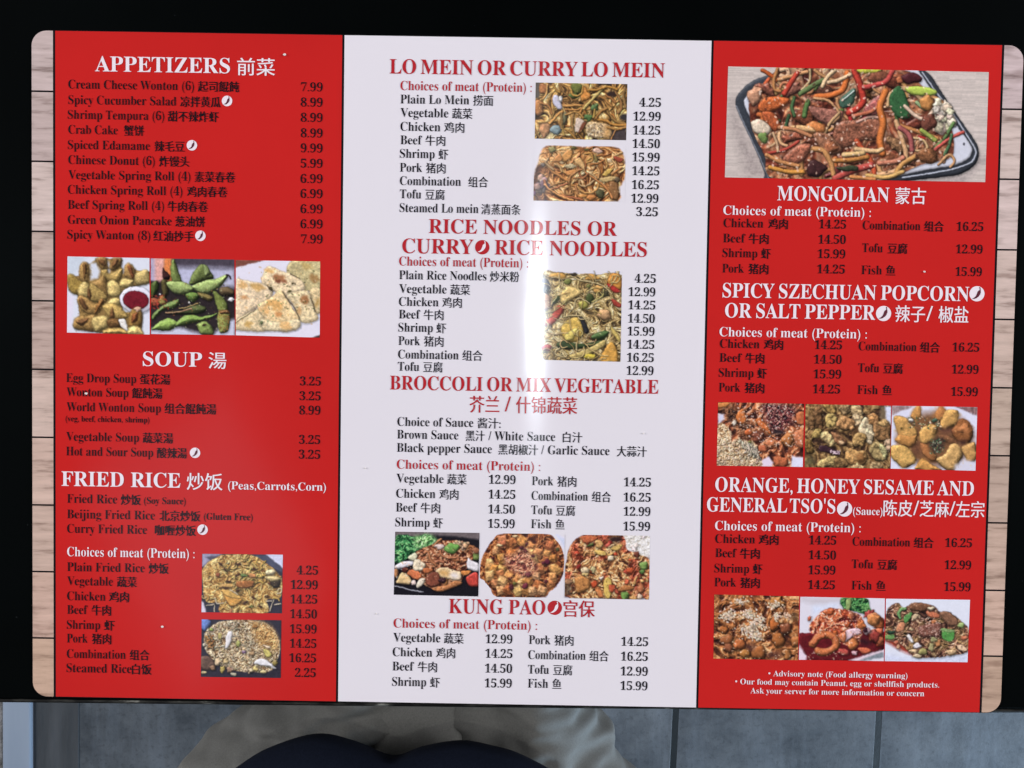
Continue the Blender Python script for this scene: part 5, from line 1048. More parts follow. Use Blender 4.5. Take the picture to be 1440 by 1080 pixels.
    ('right', 'price', 'ink', 0.78, 3.78, [('15.99', 127.99, 140.06)]),
    ('right', 'dish_name', 'ink', 3.82, 3.9, [('Tofu', 147.46, 156.61), ('豆腐', 158.49, 166.91)]),
    ('right', 'price', 'ink', 3.84, 3.78, [('12.99', 188.43, 200.06)]),
    ('right', 'dish_name', 'ink', -5.71, 3.91, [('Pork', 86.62, 96.0), ('猪肉', 98.08, 106.51)]),
    ('right', 'price', 'ink', -5.79, 3.78, [('14.25', 127.86, 139.73)]),
    ('right', 'dish_name', 'ink', -5.77, 3.91, [('Fish', 147.33, 156.28), ('鱼', 158.46, 162.31)]),
    ('right', 'price', 'ink', -5.95, 3.78, [('15.99', 188.43, 200.08)]),
    ('right', 'heading', 'white', -49.73, 6.3, [('ORANGE, HONEY SESAME AND', 86.1, 199.78)]),
    ('right', 'heading', 'white', -58.57, 6.22, [("GENERAL TSO'S", 82.66, 139.13)]),
    ('right', 'note', 'white', -58.99, 3.31, [('(Sauce)', 146.99, 159.95)]),
    ('right', 'heading', 'white', -58.67, 6.21, [('陈皮', 160.37, 173.01), ('/', 173.43, 175.94), ('芝麻', 176.36, 189.1), ('/', 189.31, 191.92), ('左宗', 192.13, 204.66)]),
    ('right', 'subheading', 'white', -66.79, 4.08, [('Choices of meat (Protein) :', 86.42, 150.56)]),
    ('right', 'dish_name', 'ink', -72.53, 3.95, [('Chicken', 86.68, 104.19), ('鸡肉', 105.95, 114.45)]),
    ('right', 'price', 'ink', -72.51, 3.83, [('14.25', 127.97, 139.97)]),
    ('right', 'dish_name', 'ink', -72.75, 3.95, [('Combination', 147.24, 172.49), ('组合', 174.24, 182.74)]),
    ('right', 'price', 'ink', -72.64, 3.83, [('16.25', 187.99, 199.74)]),
    ('right', 'dish_name', 'ink', -78.86, 3.96, [('Beef', 86.82, 96.22), ('牛肉', 97.84, 106.36)]),
    ('right', 'price', 'ink', -79.07, 3.83, [('14.50', 128.02, 140.03)]),
    ('right', 'dish_name', 'ink', -82.76, 3.96, [('Tofu', 147.15, 156.54), ('豆腐', 158.54, 167.05)]),
    ('right', 'price', 'ink', -82.47, 3.83, [('12.99', 188.06, 199.69)]),
    ('right', 'dish_name', 'ink', -85.66, 3.96, [('Shrimp', 86.61, 101.89), ('虾', 103.65, 107.66)]),
    ('right', 'price', 'ink', -85.76, 3.84, [('15.99', 128.08, 139.97)]),
    ('right', 'dish_name', 'ink', -91.87, 3.97, [('Pork', 86.76, 96.28), ('猪肉', 98.29, 106.69)]),
    ('right', 'price', 'ink', -92.33, 3.84, [('14.25', 128.13, 139.91)]),
    ('right', 'dish_name', 'ink', -92.24, 3.97, [('Fish', 147.3, 156.19), ('鱼', 158.32, 162.2)]),
    ('right', 'price', 'ink', -92.2, 3.84, [('15.99', 188.13, 199.77)]),
    ('right', 'footnote', 'white', -131.53, 2.49, [('• Advisory note (Food allergy warning)', 111.6, 173.18)]),
    ('right', 'footnote', 'white', -135.38, 2.49, [('• Our food may contain Peanut, egg or shellfish products.', 96.98, 187.37)]),
    ('right', 'footnote', 'white', -139.38, 2.5, [('Ask your server for more information or concern', 103.87, 180.84)]),
]
CHILI = [('left', -129.91, 117.2, 2.27), ('left', -145.13, 97.84, 2.27), ('left', -141.25, 58.7, 2.28), ('left', -143.18, -36.46, 2.3), ('left', -139.72, -70.45, 2.32), ('middle', -18.04, 55.66, 3.15), ('middle', 16.42, -102.62, 3.21), ('right', 198.27, 38.84, 3.31), ('right', 157.82, 29.6, 3.32), ('right', 143.26, -56.56, 3.34)]
PHOTOS = [
    ('left', print_wontons, 'printed picture of golden fried wontons round a dish of red sauce', [(-199.4, 48.82), (-163.5, 48.64), (-163.31, 15.28), (-199.63, 15.55)]),
    ('left', print_edamame, 'printed picture of green soy bean pods with chili flakes', [(-162.97, 48.54), (-126.35, 48.59), (-125.94, 15.56), (-162.78, 15.5)]),
    ('left', print_pancakes, 'printed picture of pale pancake wedges on a white plate', [(-125.71, 48.39), (-88.78, 48.34), (-88.7, 15.1), (-125.52, 15.57)]),
    ('left', print_fried_noodles, 'printed picture of yellow fried rice strands on a dark tray', [(-139.8, -81.18), (-104.15, -80.96), (-104.33, -107.16), (-140.06, -107.26)]),
    ('left', print_fried_rice, 'printed picture of pale fried rice heaped on a black plate', [(-139.92, -110.43), (-104.56, -110.21), (-104.61, -136.15), (-140.18, -136.26)]),
    ('middle', print_lo_mein, 'printed picture of noodles with tofu cubes and carrot', [(4.12, 127.16), (43.87, 127.1), (43.81, 102.96), (4.09, 103.02)]),
    ('middle', print_noodle_heap, 'printed cut out picture of a heap of brown noodles', [(3.91, 100.24), (43.75, 100.19), (43.79, 76.39), (3.98, 76.22)]),
    ('middle', print_rice_noodles, 'printed picture of thin rice noodles with egg and peppers', [(7.97, 46.54), (43.16, 46.2), (43.29, 6.64), (8.2, 6.98)]),
    ('middle', print_sizzling_beef, 'printed picture of beef, vegetables and lettuce on black iron', [(-54.56, -69.93), (-17.37, -69.82), (-17.46, -98.14), (-54.87, -97.99)]),
    ('middle', print_tofu_bowl, 'printed picture of tofu cubes in brown sauce in a white bowl', [(-16.98, -69.94), (20.19, -69.71), (20.32, -98.14), (-16.94, -98.26)]),
    ('middle', print_kung_pao, 'printed picture of diced chicken, peppers and white rice', [(20.71, -69.96), (57.86, -69.85), (58.08, -98.28), (20.71, -98.27)]),
    ('right', print_mongolian, 'wide printed picture of beef, onion and pepper strips on an enamel tray', [(87.37, 135.32), (200.2, 134.59), (200.26, 87.28), (87.08, 87.58)]),
    ('right', print_sesame_pork, 'printed picture of red chicken pieces beside brown rice', [(86.52, -10.35), (124.14, -10.46), (124.37, -38.29), (86.56, -38.28)]),
    ('right', print_popcorn, 'printed picture of craggy golden popcorn chicken', [(124.87, -10.56), (162.36, -10.68), (162.78, -38.39), (125.2, -38.38)]),
    ('right', print_fried_chicken, 'printed picture of plump fried pieces on a white plate', [(162.77, -10.67), (200.14, -10.69), (200.24, -38.71), (162.99, -38.38)]),
    ('right', print_honey_sesame, 'printed picture of glazed brown pieces under white sesame seeds', [(86.84, -95.46), (124.34, -95.71), (124.6, -124.24), (87.14, -124.12)]),
    ('right', print_general_chicken, 'printed picture of red glazed shrimp with broccoli', [(124.84, -95.83), (162.19, -95.95), (162.53, -123.97), (124.97, -123.98)]),
    ('right', print_pepper_beef, 'printed picture of dark beef with green pepper on white', [(162.69, -96.07), (199.77, -95.95), (199.57, -123.84), (162.91, -123.96)]),
]
PLANK_GAPS_LEFT = [120.15, 89.92, 59.52, 29.28, -0.79, -30.7, -60.67, -90.33, -120.02]
PLANK_GAPS_RIGHT = [118.85, 88.69, 58.16, 27.86, -2.05, -31.9, -61.59, -91.58, -120.95]
SPECKS = [(-104.95, 137.37), (-157.28, -113.9), (-191.0, -11.04), (53.98, -24.62), (-68.05, -41.96), (174.97, 48.08), (-62.49, -106.56)]
PAPER = 1.10                                     # how much lighter the paper is than it shows
RED = np.array([.575, .018, .016]); WHITE = np.array([.80, .772, .825]); INK = np.array([.012, .009, .012]); RED_INK = np.array([.47, .022, .03])
m_red = film_mat('red_print', RED, mottling=.06)
m_white = film_mat('white_paper', WHITE, mottling=.012)
m_black = film_mat('black_print', (.010, .008, .009))
m_ink = film_mat('black_ink', INK)
m_redink = film_mat('red_ink', RED_INK)
m_whiteink = film_mat('white_ink', np.array([.88, .80, .86]))
m_maroon = film_mat('maroon_ink', (.12, .03, .045))
m_picture = film_mat('picture_print', attr='print')

# ---------------------------------------------------------------------------
# setting: tiled floor
# ---------------------------------------------------------------------------
def floor_material():
    m, n, l, out = new_mat('slate_tile')
    tc = n.new('ShaderNodeTexCoord'); mp = n.new('ShaderNodeMapping')
    mp.inputs['Rotation'].default_value = (0, 0, math.radians(1.6)); mp.inputs['Location'].default_value = (-.2615 + .2872 * 10 + .0146, .36 + .2872 * 8, 0)
    l.new(tc.outputs['Object'], mp.inputs[0])
    br = n.new('ShaderNodeTexBrick'); br.offset = 0; br.squash = 1
    br.inputs['Scale'].default_value = 1; br.inputs['Brick Width'].default_value = .2872; br.inputs['Row Height'].default_value = .2872
    br.inputs['Mortar Size'].default_value = .0048; br.inputs['Mortar Smooth'].default_value = .12; br.inputs['Bias'].default_value = 0
    br.inputs['Color1'].default_value = (.85, .85, .85, 1); br.inputs['Color2'].default_value = (1.1, 1.1, 1.1, 1)
    l.new(mp.outputs[0], br.inputs[0])
    cloud = noise_tex(n, l, 11, 8, .72)
    base = ramp(n, l, cloud.outputs[0], [(.34, (.040, .049, .058)), (.66, (.104, .119, .132))])
    streak = noise_tex(n, l, 24, 6, .68, (1.0, .13, 1), rot=(0, 0, math.radians(22)))
    sr = ramp(n, l, streak.outputs[0], [(.48, (0, 0, 0)), (.72, (1, 1, 1))])
    mix = n.new('ShaderNodeMix'); mix.data_type = 'RGBA'; mix.blend_type = 'MIX'
    mix.inputs['B'].default_value = (.17, .205, .245, 1)
    mul = n.new('ShaderNodeMath'); mul.operation = 'MULTIPLY'; mul.inputs[1].default_value = .34
    l.new(sr.outputs[0], mul.inputs[0]); l.new(mul.outputs[0], mix.inputs['Factor']); l.new(base.outputs[0], mix.inputs['A'])
    pit = noise_tex(n, l, 150, 3, .6)
    pr = ramp(n, l, pit.outputs[0], [(.30, (.40, .40, .40)), (.46, (1, 1, 1))])
    m2 = n.new('ShaderNodeMix'); m2.data_type = 'RGBA'; m2.blend_type = 'MULTIPLY'; m2.inputs['Factor'].default_value = .45
    l.new(mix.outputs['Result'], m2.inputs['A']); l.new(pr.outputs[0], m2.inputs['B'])
    m3 = n.new('ShaderNodeMix'); m3.data_type = 'RGBA'; m3.blend_type = 'MULTIPLY'; m3.inputs['Factor'].default_value = 1
    l.new(m2.outputs['Result'], m3.inputs['A']); l.new(br.outputs['Color'], m3.inputs['B'])
    m4 = n.new('ShaderNodeMix'); m4.data_type = 'RGBA'; m4.inputs['B'].default_value = (.010, .014, .016, 1)
    l.new(br.outputs['Fac'], m4.inputs['Factor']); l.new(m3.outputs['Result'], m4.inputs['A'])
    b = n.new('ShaderNodeBsdfPrincipled'); b.inputs['Roughness'].default_value = .5; b.inputs['Specular IOR Level'].default_value = .35
    l.new(m4.outputs['Result'], b.inputs['Base Color'])
    hs = n.new('ShaderNodeMath'); hs.operation = 'SUBTRACT'
    l.new(cloud.outputs[0], hs.inputs[0]); l.new(br.outputs['Fac'], hs.inputs[1])
    bp = n.new('ShaderNodeBump'); bp.inputs['Strength'].default_value = .35; bp.inputs['Distance'].default_value = .004
    l.new(hs.outputs[0], bp.inputs['Height']); l.new(bp.outputs[0], b.inputs['Normal'])
    l.new(b.outputs[0], out.inputs[0])
    return m

def rough_mat(name, c0, c1, scale=20, mapping=None, rough=.7, spec=.25, bump=.3, bscale=None, metallic=0, dist=.003):
    m, n, l, out = new_mat(name)
    t = noise_tex(n, l, scale, 6, .6, mapping)
    r = ramp(n, l, t.outputs[0], [(.3, c0), (.7, c1)])
    b = n.new('ShaderNodeBsdfPrincipled'); b.inputs['Roughness'].default_value = rough; b.inputs['Specular IOR Level'].default_value = spec; b.inputs['Metallic'].default_value = metallic
    l.new(r.outputs[0], b.inputs['Base Color'])
    if bump:
        t2 = noise_tex(n, l, bscale or scale * 3, 4, .6, mapping)
        bp = n.new('ShaderNodeBump'); bp.inputs['Strength'].default_value = bump; bp.inputs['Distance'].default_value = dist
        l.new(t2.outputs[0], bp.inputs['Height']); l.new(bp.outputs[0], b.inputs['Normal'])
    l.new(b.outputs[0], out.inputs[0])
    return m

floor = mesh_obj('floor', [(-.612, -3, 0), (3, -3, 0), (3, 3, 0), (-.612, 3, 0)], [(0, 1, 2, 3)], [floor_material()])
floor['kind'] = 'structure'

def slab(x0, x1, y0, y1, z0, z1, bev=.002):
    bm = bmesh.new()
    bmesh.ops.create_cube(bm, size=1)
    for v in bm.verts:
        v.co = Vector(((x0 + x1) / 2 + v.co.x * (x1 - x0), (y0 + y1) / 2 + v.co.y * (y1 - y0), (z0 + z1) / 2 + v.co.z * (z1 - z0)))
    if bev: bmesh.ops.bevel(bm, geom=bm.edges[:], offset=bev, segments=2, affect='EDGES', profile=.5)
    return bm

def bm_obj(name, bm, mats, parent=None, smooth=False):
    me = bpy.data.meshes.new(name); bm.to_mesh(me); bm.free()
    for m in mats: me.materials.append(m)
    if smooth: me.polygons.foreach_set('use_smooth', [True] * len(me.polygons))
    o = bpy.data.objects.new(name, me); coll.objects.link(o)
    if parent: local(o, parent)
    return o

border = bm_obj('floor_border', slab(-.676, -.612, -3, 3, -.05, .0015, .001), [rough_mat('worn_concrete', (.034, .040, .045), (.082, .090, .098), 9, (3, .35, 1), .8, .2, .5)])
border['kind'] = 'structure'
pave = bm_obj('concrete_floor', slab(-3, -.7185, -3, 3, -.05, .004, .002), [rough_mat('pitted_concrete', (.09, .09, .085), (.36, .36, .36), 70, None, .85, .2, .8)])
pave['kind'] = 'structure'
strip = bm_obj('threshold_strip', slab(-.7165, -.677, -2.4, 2.4, 0, .008, .002), [rough_mat('sky_tinted_metal', (.23, .285, .36), (.30, .36, .44), 8, (2, .2, 1), .45, .4, .1)])  # sky reflection is put into the strip's pale blue base colour
tag(strip, 'threshold strip with a painted pale blue sky sheen between pitted concrete and grey floor tiles', 'floor strip')

# ---------------------------------------------------------------------------
# the black table
# ---------------------------------------------------------------------------
def table_mat():
    m, n, l, out = new_mat('black_table_top')
    b = n.new('ShaderNodeBsdfPrincipled')
    t = noise_tex(n, l, 3, 4)
    r = ramp(n, l, t.outputs[0], [(.3, (.0008, .0011, .0011)), (.7, (.0026, .0036, .0038))])
    dust = noise_tex(n, l, 420, 2, .5)
    dr = ramp(n, l, dust.outputs[0], [(.76, (0, 0, 0)), (.82, (.03, .034, .036))])
    ad = n.new('ShaderNodeMix'); ad.data_type = 'RGBA'; ad.blend_type = 'ADD'; ad.inputs['Factor'].default_value = 1
    l.new(r.outputs[0], ad.inputs['A']); l.new(dr.outputs[0], ad.inputs['B'])
    l.new(ad.outputs['Result'], b.inputs['Base Color'])
    b.inputs['Roughness'].default_value = .5; b.inputs['Specular IOR Level'].default_value = .004
    l.new(b.outputs[0], out.inputs[0])
    return m
table = empty('table', (0, .22, 0), 'black topped table carrying the open menu', 'table')
ta = math.radians(.39)
def turn(bm):
    for v in bm.verts:
        x, y = v.co.x, v.co.y + .1486
        v.co.x = x * math.cos(ta) - y * math.sin(ta); v.co.y = x * math.sin(ta) + y * math.cos(ta) - .1486
    return bm
bm_obj('table_top', turn(slab(-.62, .62, -.1468, .60, .722, .7500, .0012)), [table_mat()], table)
def edge_mat():
    m, n, l, out = new_mat('worn_black_edging')
    t = noise_tex(n, l, 260, 4, .6, (.3, 1, 1))
    r = ramp(n, l, t.outputs[0], [(.45, (.004, .004, .0035)), (.62, (.03, .03, .026)), (.72, (.20, .20, .18))])
    b = n.new('ShaderNodeBsdfPrincipled'); b.inputs['Roughness'].default_value = .6; b.inputs['Specular IOR Level'].default_value = .1
    l.new(r.outputs[0], b.inputs['Base Color']); l.new(b.outputs[0], out.inputs[0])
    return m
m_edge = edge_mat()
eb = bmesh.new()
prof = [(-.1469, .7494), (-.1476, .7497), (-.1484, .7490), (-.1487, .7478), (-.1487, .7235), (-.1482, .7222), (-.1469, .7222)]
N = 60
ringv = []
for i in range(N + 1):
    x = -.62 + 1.24 * i / N
    ringv.append([eb.verts.new((x, y + .00012 * noise.noise(Vector((x * 90, y, 1))), z)) for y, z in prof])
for a, b in zip(ringv[:-1], ringv[1:]):
    for j in range(len(prof)):
        k = (j + 1) % len(prof)
        eb.faces.new((a[j], b[j], b[k], a[k]))
eb.faces.new(ringv[0]); eb.faces.new(ringv[-1][::-1])
bm_obj('edging', turn(eb), [m_edge], table)
m_iron = rough_mat('black_iron', (.01, .01, .01), (.02, .02, .02), 30, None, .5, .3, .1)
col_bm = bmesh.new(); bmesh.ops.create_cone(col_bm, cap_ends=True, segments=32, radius1=.04, radius2=.035, depth=.69)
for v in col_bm.verts: v.co += Vector((0, .25, .375))
bm_obj('pedestal', col_bm, [m_iron], table, True)
bm_obj('foot_plate', slab(-.25, .25, .02, .48, 0, .03, .008), [m_iron], table)

# ---------------------------------------------------------------------------
# the menu
# ---------------------------------------------------------------------------
W, H = 430., 292.46
ZT = .7506
S1, S2, S3, S4 = -205.22, -79.59, 80.44, 206.11
menu = empty('menu', (0, 0, .75), 'laminated red and white restaurant menu with food pictures lying on the black table', 'menu')

def rounded(x0, x1, y0, y1, r, corners):
    """outline, millimetres; corners = which of (bl, br, tr, tl) are round"""
    pts = []
    for (cx, cy, a0), on in zip(((x0, y0, 180), (x1, y0, 270), (x1, y1, 0), (x0, y1, 90)), corners):
        if not on: pts.append((cx, cy)); continue
        ox = cx + (r if cx == x0 else -r); oy = cy + (r if cy == y0 else -r)
        for k in range(13):
            a = math.radians(a0 + 90 * k / 12)
            pts.append((ox + r * math.cos(a), oy + r * math.sin(a)))
    return pts

def to_m(pts, z):
    return [(x / 1000, y / 1000, z) for x, y in pts]

out = rounded(-W / 2 - .25, W / 2 + .25, -H / 2 - .25, H / 2 + .25, 6.7, (1, 1, 1, 1))
n_ = len(out)
sheet = mesh_obj('backing_sheet', to_m(out, .7501) + to_m(out, ZT), [tuple(range(n_))[::-1], tuple(range(n_, 2 * n_))] + [(i, (i + 1) % n_, n_ + (i + 1) % n_, n_ + i) for i in range(n_)], [m_black])
local(sheet, menu)
def panel(name, x0, x1, mat, label):
    q = [(x0, -H / 2), (x1, -H / 2), (x1, H / 2), (x0, H / 2)]
    o = mesh_obj(name, to_m(q, ZT + .00008), [(0, 1, 2, 3)], [mat]); local(o, menu)
    o['label'] = label
    return o
gap = .5
panels = {'left': panel('red_panel', S1 + gap, S2 - gap, m_red, 'red panel listing appetizers, soup and fried rice'),
          'middle': panel('white_panel', S2 + gap, S3 - gap, m_white, 'white panel listing noodles, broccoli and kung pao'),
          'right': panel('red_panel', S3 + gap, S4 - gap, m_red, 'red panel headed by the wide tray picture')}
def under(o, pn):
    o.parent = panels[pn]
    o.matrix_parent_inverse = Matrix.Identity(4)
    o.matrix_local = Matrix.Identity(4)
    return o

# wooden borders: planks printed with dark gaps
def wood_print():
    m, n, l, out = new_mat('wood_plank_print')
    g = n.new('ShaderNodeGroup'); g.node_tree = LAM; l.new(g.outputs[0], out.inputs[0])
    a = n.new('ShaderNodeAttribute'); a.attribute_name = 'plank'
    t = noise_tex(n, l, 14, 6, .6, (3.0, 22, 1))
    r = ramp(n, l, t.outputs[0], [(.32, (.46, .42, .40)), (.47, (.92, .91, .90)), (.70, (1.12, 1.12, 1.12))])
    k = noise_tex(n, l, 90, 3, .5, (.5, 1.6, 1)); kr = ramp(n, l, k.outputs[0], [(.30, (.50, .44, .42)), (.42, (1, 1, 1))])
    m1 = n.new('ShaderNodeMix'); m1.data_type = 'RGBA'; m1.blend_type = 'MULTIPLY'; m1.inputs['Factor'].default_value = 1
    m2 = n.new('ShaderNodeMix'); m2.data_type = 'RGBA'; m2.blend_type = 'MULTIPLY'; m2.inputs['Factor'].default_value = .7
    l.new(a.outputs['Color'], m1.inputs['A']); l.new(r.outputs[0], m1.inputs['B']); l.new(m1.outputs['Result'], m2.inputs['A']); l.new(kr.outputs[0], m2.inputs['B'])
    l.new(m2.outputs['Result'], g.inputs[0])
    return m
m_wood = wood_print()
rng = random.Random(4)
def wood_border(x0, x1, gaps, left):
    ys = [H / 2] + list(gaps) + [-H / 2]
    V, Fc, cols = [], [], []
    for i, (a, b) in enumerate(zip(ys[:-1], ys[1:])):
        ga = .38 if i else 0; gb = .38 if i < len(ys) - 2 else 0
        if i == 0: pts = rounded(x0, x1, b + gb, a, 6.5, (0, 0, not left, left))
        elif i == len(ys) - 2: pts = rounded(x0, x1, b, a - ga, 6.5, (left, not left, 0, 0))
        else: pts = [(x0, b + gb), (x1, b + gb), (x1, a - ga), (x0, a - ga)]
        s = len(V); V += to_m(pts, ZT + .00008); Fc.append(tuple(range(s, s + len(pts))))
        f = i / 9.
        c = lin((200, 184, 180)) * (1 - f) + lin((192, 164, 146)) * f
        c = c * rng.uniform(.86, 1.1) * PAPER * np.array([1, rng.uniform(.97, 1.02), rng.uniform(.95, 1.03)])
        cols += [(*c, 1)] * len(pts)
    o = mesh_obj('wood_border', V, Fc, [m_wood])
    at = o.data.color_attributes.new('plank', 'FLOAT_COLOR', 'POINT')
    at.data.foreach_set('color', np.array(cols, np.float32).ravel())
    local(o, menu)
    o['label'] = 'border of pale printed planks along the %s edge of the menu' % ('left' if left else 'right')
    return o
wood_border(-W / 2, S1 - gap, PLANK_GAPS_LEFT, True)
wood_border(S4 + gap, W / 2, PLANK_GAPS_RIGHT, False)

# ---- pictures
def picture(pn, fn, label, quad):
    (ax, ay), (bx, by), (cx, cy), (dx, dy) = quad
    wmm = (math.hypot(bx - ax, by - ay) + math.hypot(cx - dx, cy - dy)) / 2
    P = fn(int(round(wmm * 4.6)))
    im = P.finish()
    col = lin(im * 255) * PAPER
    if fn in (print_noodle_heap, print_rice_noodles, print_tofu_bowl, print_kung_pao):
        cut = np.abs(P.im - np.array(P.back) / 255.).max(2) < .004
        col[cut] = WHITE
    h, w = P.h, P.w
    u = np.linspace(0, 1, w)[None, :, None]; v = np.linspace(0, 1, h)[:, None, None]
    A, B, C_, D = (np.array(q) for q in quad)
    xy = (A * (1 - u) + B * u) * (1 - v) + (D * (1 - u) + C_ * u) * v
    V = np.concatenate([xy / 1000., np.full((h, w, 1), ZT + .00016)], 2).reshape(-1, 3)
    idx = np.arange(h * w).reshape(h, w)
    Fq = np.stack([idx[:-1, :-1], idx[1:, :-1], idx[1:, 1:], idx[:-1, 1:]], -1).reshape(-1, 4)
    me = bpy.data.meshes.new('food_picture')
    me.vertices.add(len(V)); me.vertices.foreach_set('co', V.astype(np.float32).ravel())
    me.loops.add(len(Fq) * 4); me.loops.foreach_set('vertex_index', Fq.astype(np.int32).ravel())
    me.polygons.add(len(Fq)); me.polygons.foreach_set('loop_start', np.arange(0, len(Fq) * 4, 4, dtype=np.int32))
    me.update(calc_edges=True)
    at = me.color_attributes.new('print', 'FLOAT_COLOR', 'POINT')
    at.data.foreach_set('color', np.concatenate([col.reshape(-1, 3), np.ones((h * w, 1))], 1).astype(np.float32).ravel())
    me.materials.append(m_picture)
    o = bpy.data.objects.new('food_picture', me); coll.objects.link(o)
    under(o, pn); o['label'] = label
for args in PHOTOS: picture(*args)

# ---- lettering
def serif(s):
    r = ''
    for c in s:
        if 'A' <= c <= 'Z': r += chr(0x1D400 + ord(c) - 65)
        elif 'a' <= c <= 'z': r += chr(0x1D41A + ord(c) - 97)
        elif '0' <= c <= '9': r += chr(0x1D7CE + ord(c) - 48)
        else: r += c
    return r
def is_han(s): return any(ord(c) > 0x2E80 for c in s)
curves = {}
SQUEEZE = {'LO MEIN OR CURRY LO MEIN': .62, 'BROCCOLI OR MIX VEGETABLE': .68, 'ORANGE, HONEY SESAME AND': .66, "GENERAL TSO'S": .5, 'SPICY SZECHUAN POPCORN': .75, 'OR SALT PEPPER': .75}
def text_source(s, off, word=1):
    key = (s, off, word)
    if key not in curves:
        cu = bpy.data.curves.new('lettering', 'FONT'); cu.body = s; cu.offset = off; cu.space_word = word; cu.resolution_u = 4; cu.fill_mode = 'BOTH'
        o = bpy.data.objects.new('lettering', cu); coll.objects.link(o)
        curves[key] = o
    return key
WEIGHT = {'heading': 0.0, 'subheading': -.005, 'dish_name': -.008, 'price': -.005, 'note': -.003, 'footnote': -.006}
jobs = []
for pn, kind, colour, y, cap, segs in TEXT:
    parts = []
    for t, x0, x1 in segs:
        if is_han(t): parts.append((text_source(t, 0.0), True, x0, x1))
        else: parts.append((text_source(serif(t), WEIGHT[kind] + (.003 if pn == 'middle' and kind in ('dish_name', 'price') else 0), SQUEEZE.get(t, 1)), False, x0, x1))
    jobs.append((pn, kind, colour, y, cap, parts))
ref = text_source(serif('H'), 0.0)
dg = bpy.context.evaluated_depsgraph_get(); dg.update()
glyphs = {}
for key, o in curves.items():
    me = o.evaluated_get(dg).to_mesh()
    co = np.empty(len(me.vertices) * 3, np.float32); me.vertices.foreach_get('co', co)
    me.calc_loop_triangles()
    tri = np.empty(len(me.loop_triangles) * 3, np.int32); me.loop_triangles.foreach_get('vertices', tri)
    glyphs[key] = (co.reshape(-1, 3)[:, :2].astype(float), tri.reshape(-1, 3))
    o.evaluated_get(dg).to_mesh_clear()
CAP1 = glyphs[ref][0][:, 1].max()
for key, o in list(curves.items()):
    cu = o.data; bpy.data.objects.remove(o); bpy.data.curves.remove(cu)
INKS = {'ink': m_ink, 'white': m_whiteink, 'red': m_redink}
for pn, kind, colour, y, cap, parts in jobs:
    V, T_, n0 = [], [], 0
    for key, han, x0, x1 in parts:
        co, tri = glyphs[key]
        lo, hi = co[:, 0].min(), co[:, 0].max()
        sx = (x1 - x0) / max(hi - lo, 1e-6)
        if han:
            em = cap * (1.27 if kind == 'heading' else 1.30)
            sy = em; yy = (co[:, 1]) * sy + y - .02 * em
        else:
            sy = cap / CAP1; yy = co[:, 1] * sy + y
        # han strokes are printed bold: the same glyph laid side by side, a hair apart in height
        bold = (.010 if kind == 'heading' else (.020 if pn != 'middle' else .010)) if han else 0
        for k, dx in enumerate((-bold, bold) if bold else (0,)):
            V.append(np.c_[(co[:, 0] - lo) * sx + x0 + dx * cap * 1.3, yy, np.full(len(yy), ZT + .00024 + k * .00001)]); T_.append(tri + n0); n0 += len(co)
    V = np.vstack(V); T_ = np.vstack(T_)
    # a bundle's letters face up
    a = (V[T_[:, 1]] - V[T_[:, 0]])[:, :2]; b = (V[T_[:, 2]] - V[T_[:, 0]])[:, :2]
    flip = (a[:, 0] * b[:, 1] - a[:, 1] * b[:, 0]) < 0
    T_[flip] = T_[flip][:, ::-1]
    o = mesh_obj(kind, np.c_[V[:, :2] / 1000., V[:, 2]], T_, [INKS[colour]])
    under(o, pn)

# ---- chili marks
CHILI_SHAPE = [(.36, -.93), (.44, -.86), (.46, -.66), (.50, -.45), (.52, -.2), (.42, .12), (.2, .42), (-.1, .64), (-.4, .74), (-.66, .68), (-.4, .56), (-.16, .34), (-.02, .04), (.06, -.26), (.2, -.45), (.33, -.5), (.36, -.7), (.27, -.82)]
for pn, x, y, r in CHILI:
    disc = [(x + r * math.cos(2 * math.pi * k / 40), y + r * math.sin(2 * math.pi * k / 40)) for k in range(40)]
    pod = [(x + r * u * .95, y - r * v * .95) for u, v in CHILI_SHAPE][::-1]
    V = to_m(disc, ZT + .00018) + to_m(pod, ZT + .00026)
    o = mesh_obj('chili_mark', V, [tuple(range(40)), tuple(range(40, 40 + len(pod)))], [m_redink if pn == 'middle' else m_whiteink, m_whiteink if pn == 'middle' else m_maroon], mat_index=[0, 1])
    under(o, pn)

# ---- crumbs
m_crumb = rough_mat('crumb', (.7, .66, .62), (.85, .82, .8), 300, None, .8, .2, 0)
CRUMB_LABELS = ['tiny white crumb up beside the Appetizers heading', 'tiny white crumb left of the fried rice picture on red', 'tiny white crumb lying over the words Wonton Soup',
                'tiny pale crumb near the right edge of the white panel', 'tiny pale crumb near the left edge of the white panel', 'tiny white crumb beside the Fish price on the right panel', 'tiny pale crumb beside the lower left of the white panel']
for (x, y), lab, s in zip(SPECKS, CRUMB_LABELS, (.55, .5, .55, .35, .35, .4, .35)):
    bm = bmesh.new(); bmesh.ops.create_icosphere(bm, subdivisions=2, radius=s / 1000)
    for v in bm.verts: v.co = Vector((v.co.x * 1.2, v.co.y, v.co.z * .6)) * (1 + .35 * noise.noise(v.co * 2600 + Vector((x, y, 0))))
    o = bm_obj('crumb', bm, [m_crumb], None, True)
    o.location = (x / 1000, y / 1000, ZT + .00026 + s * .0005)
    tag(o, lab, 'crumb', 'crumbs on the menu')

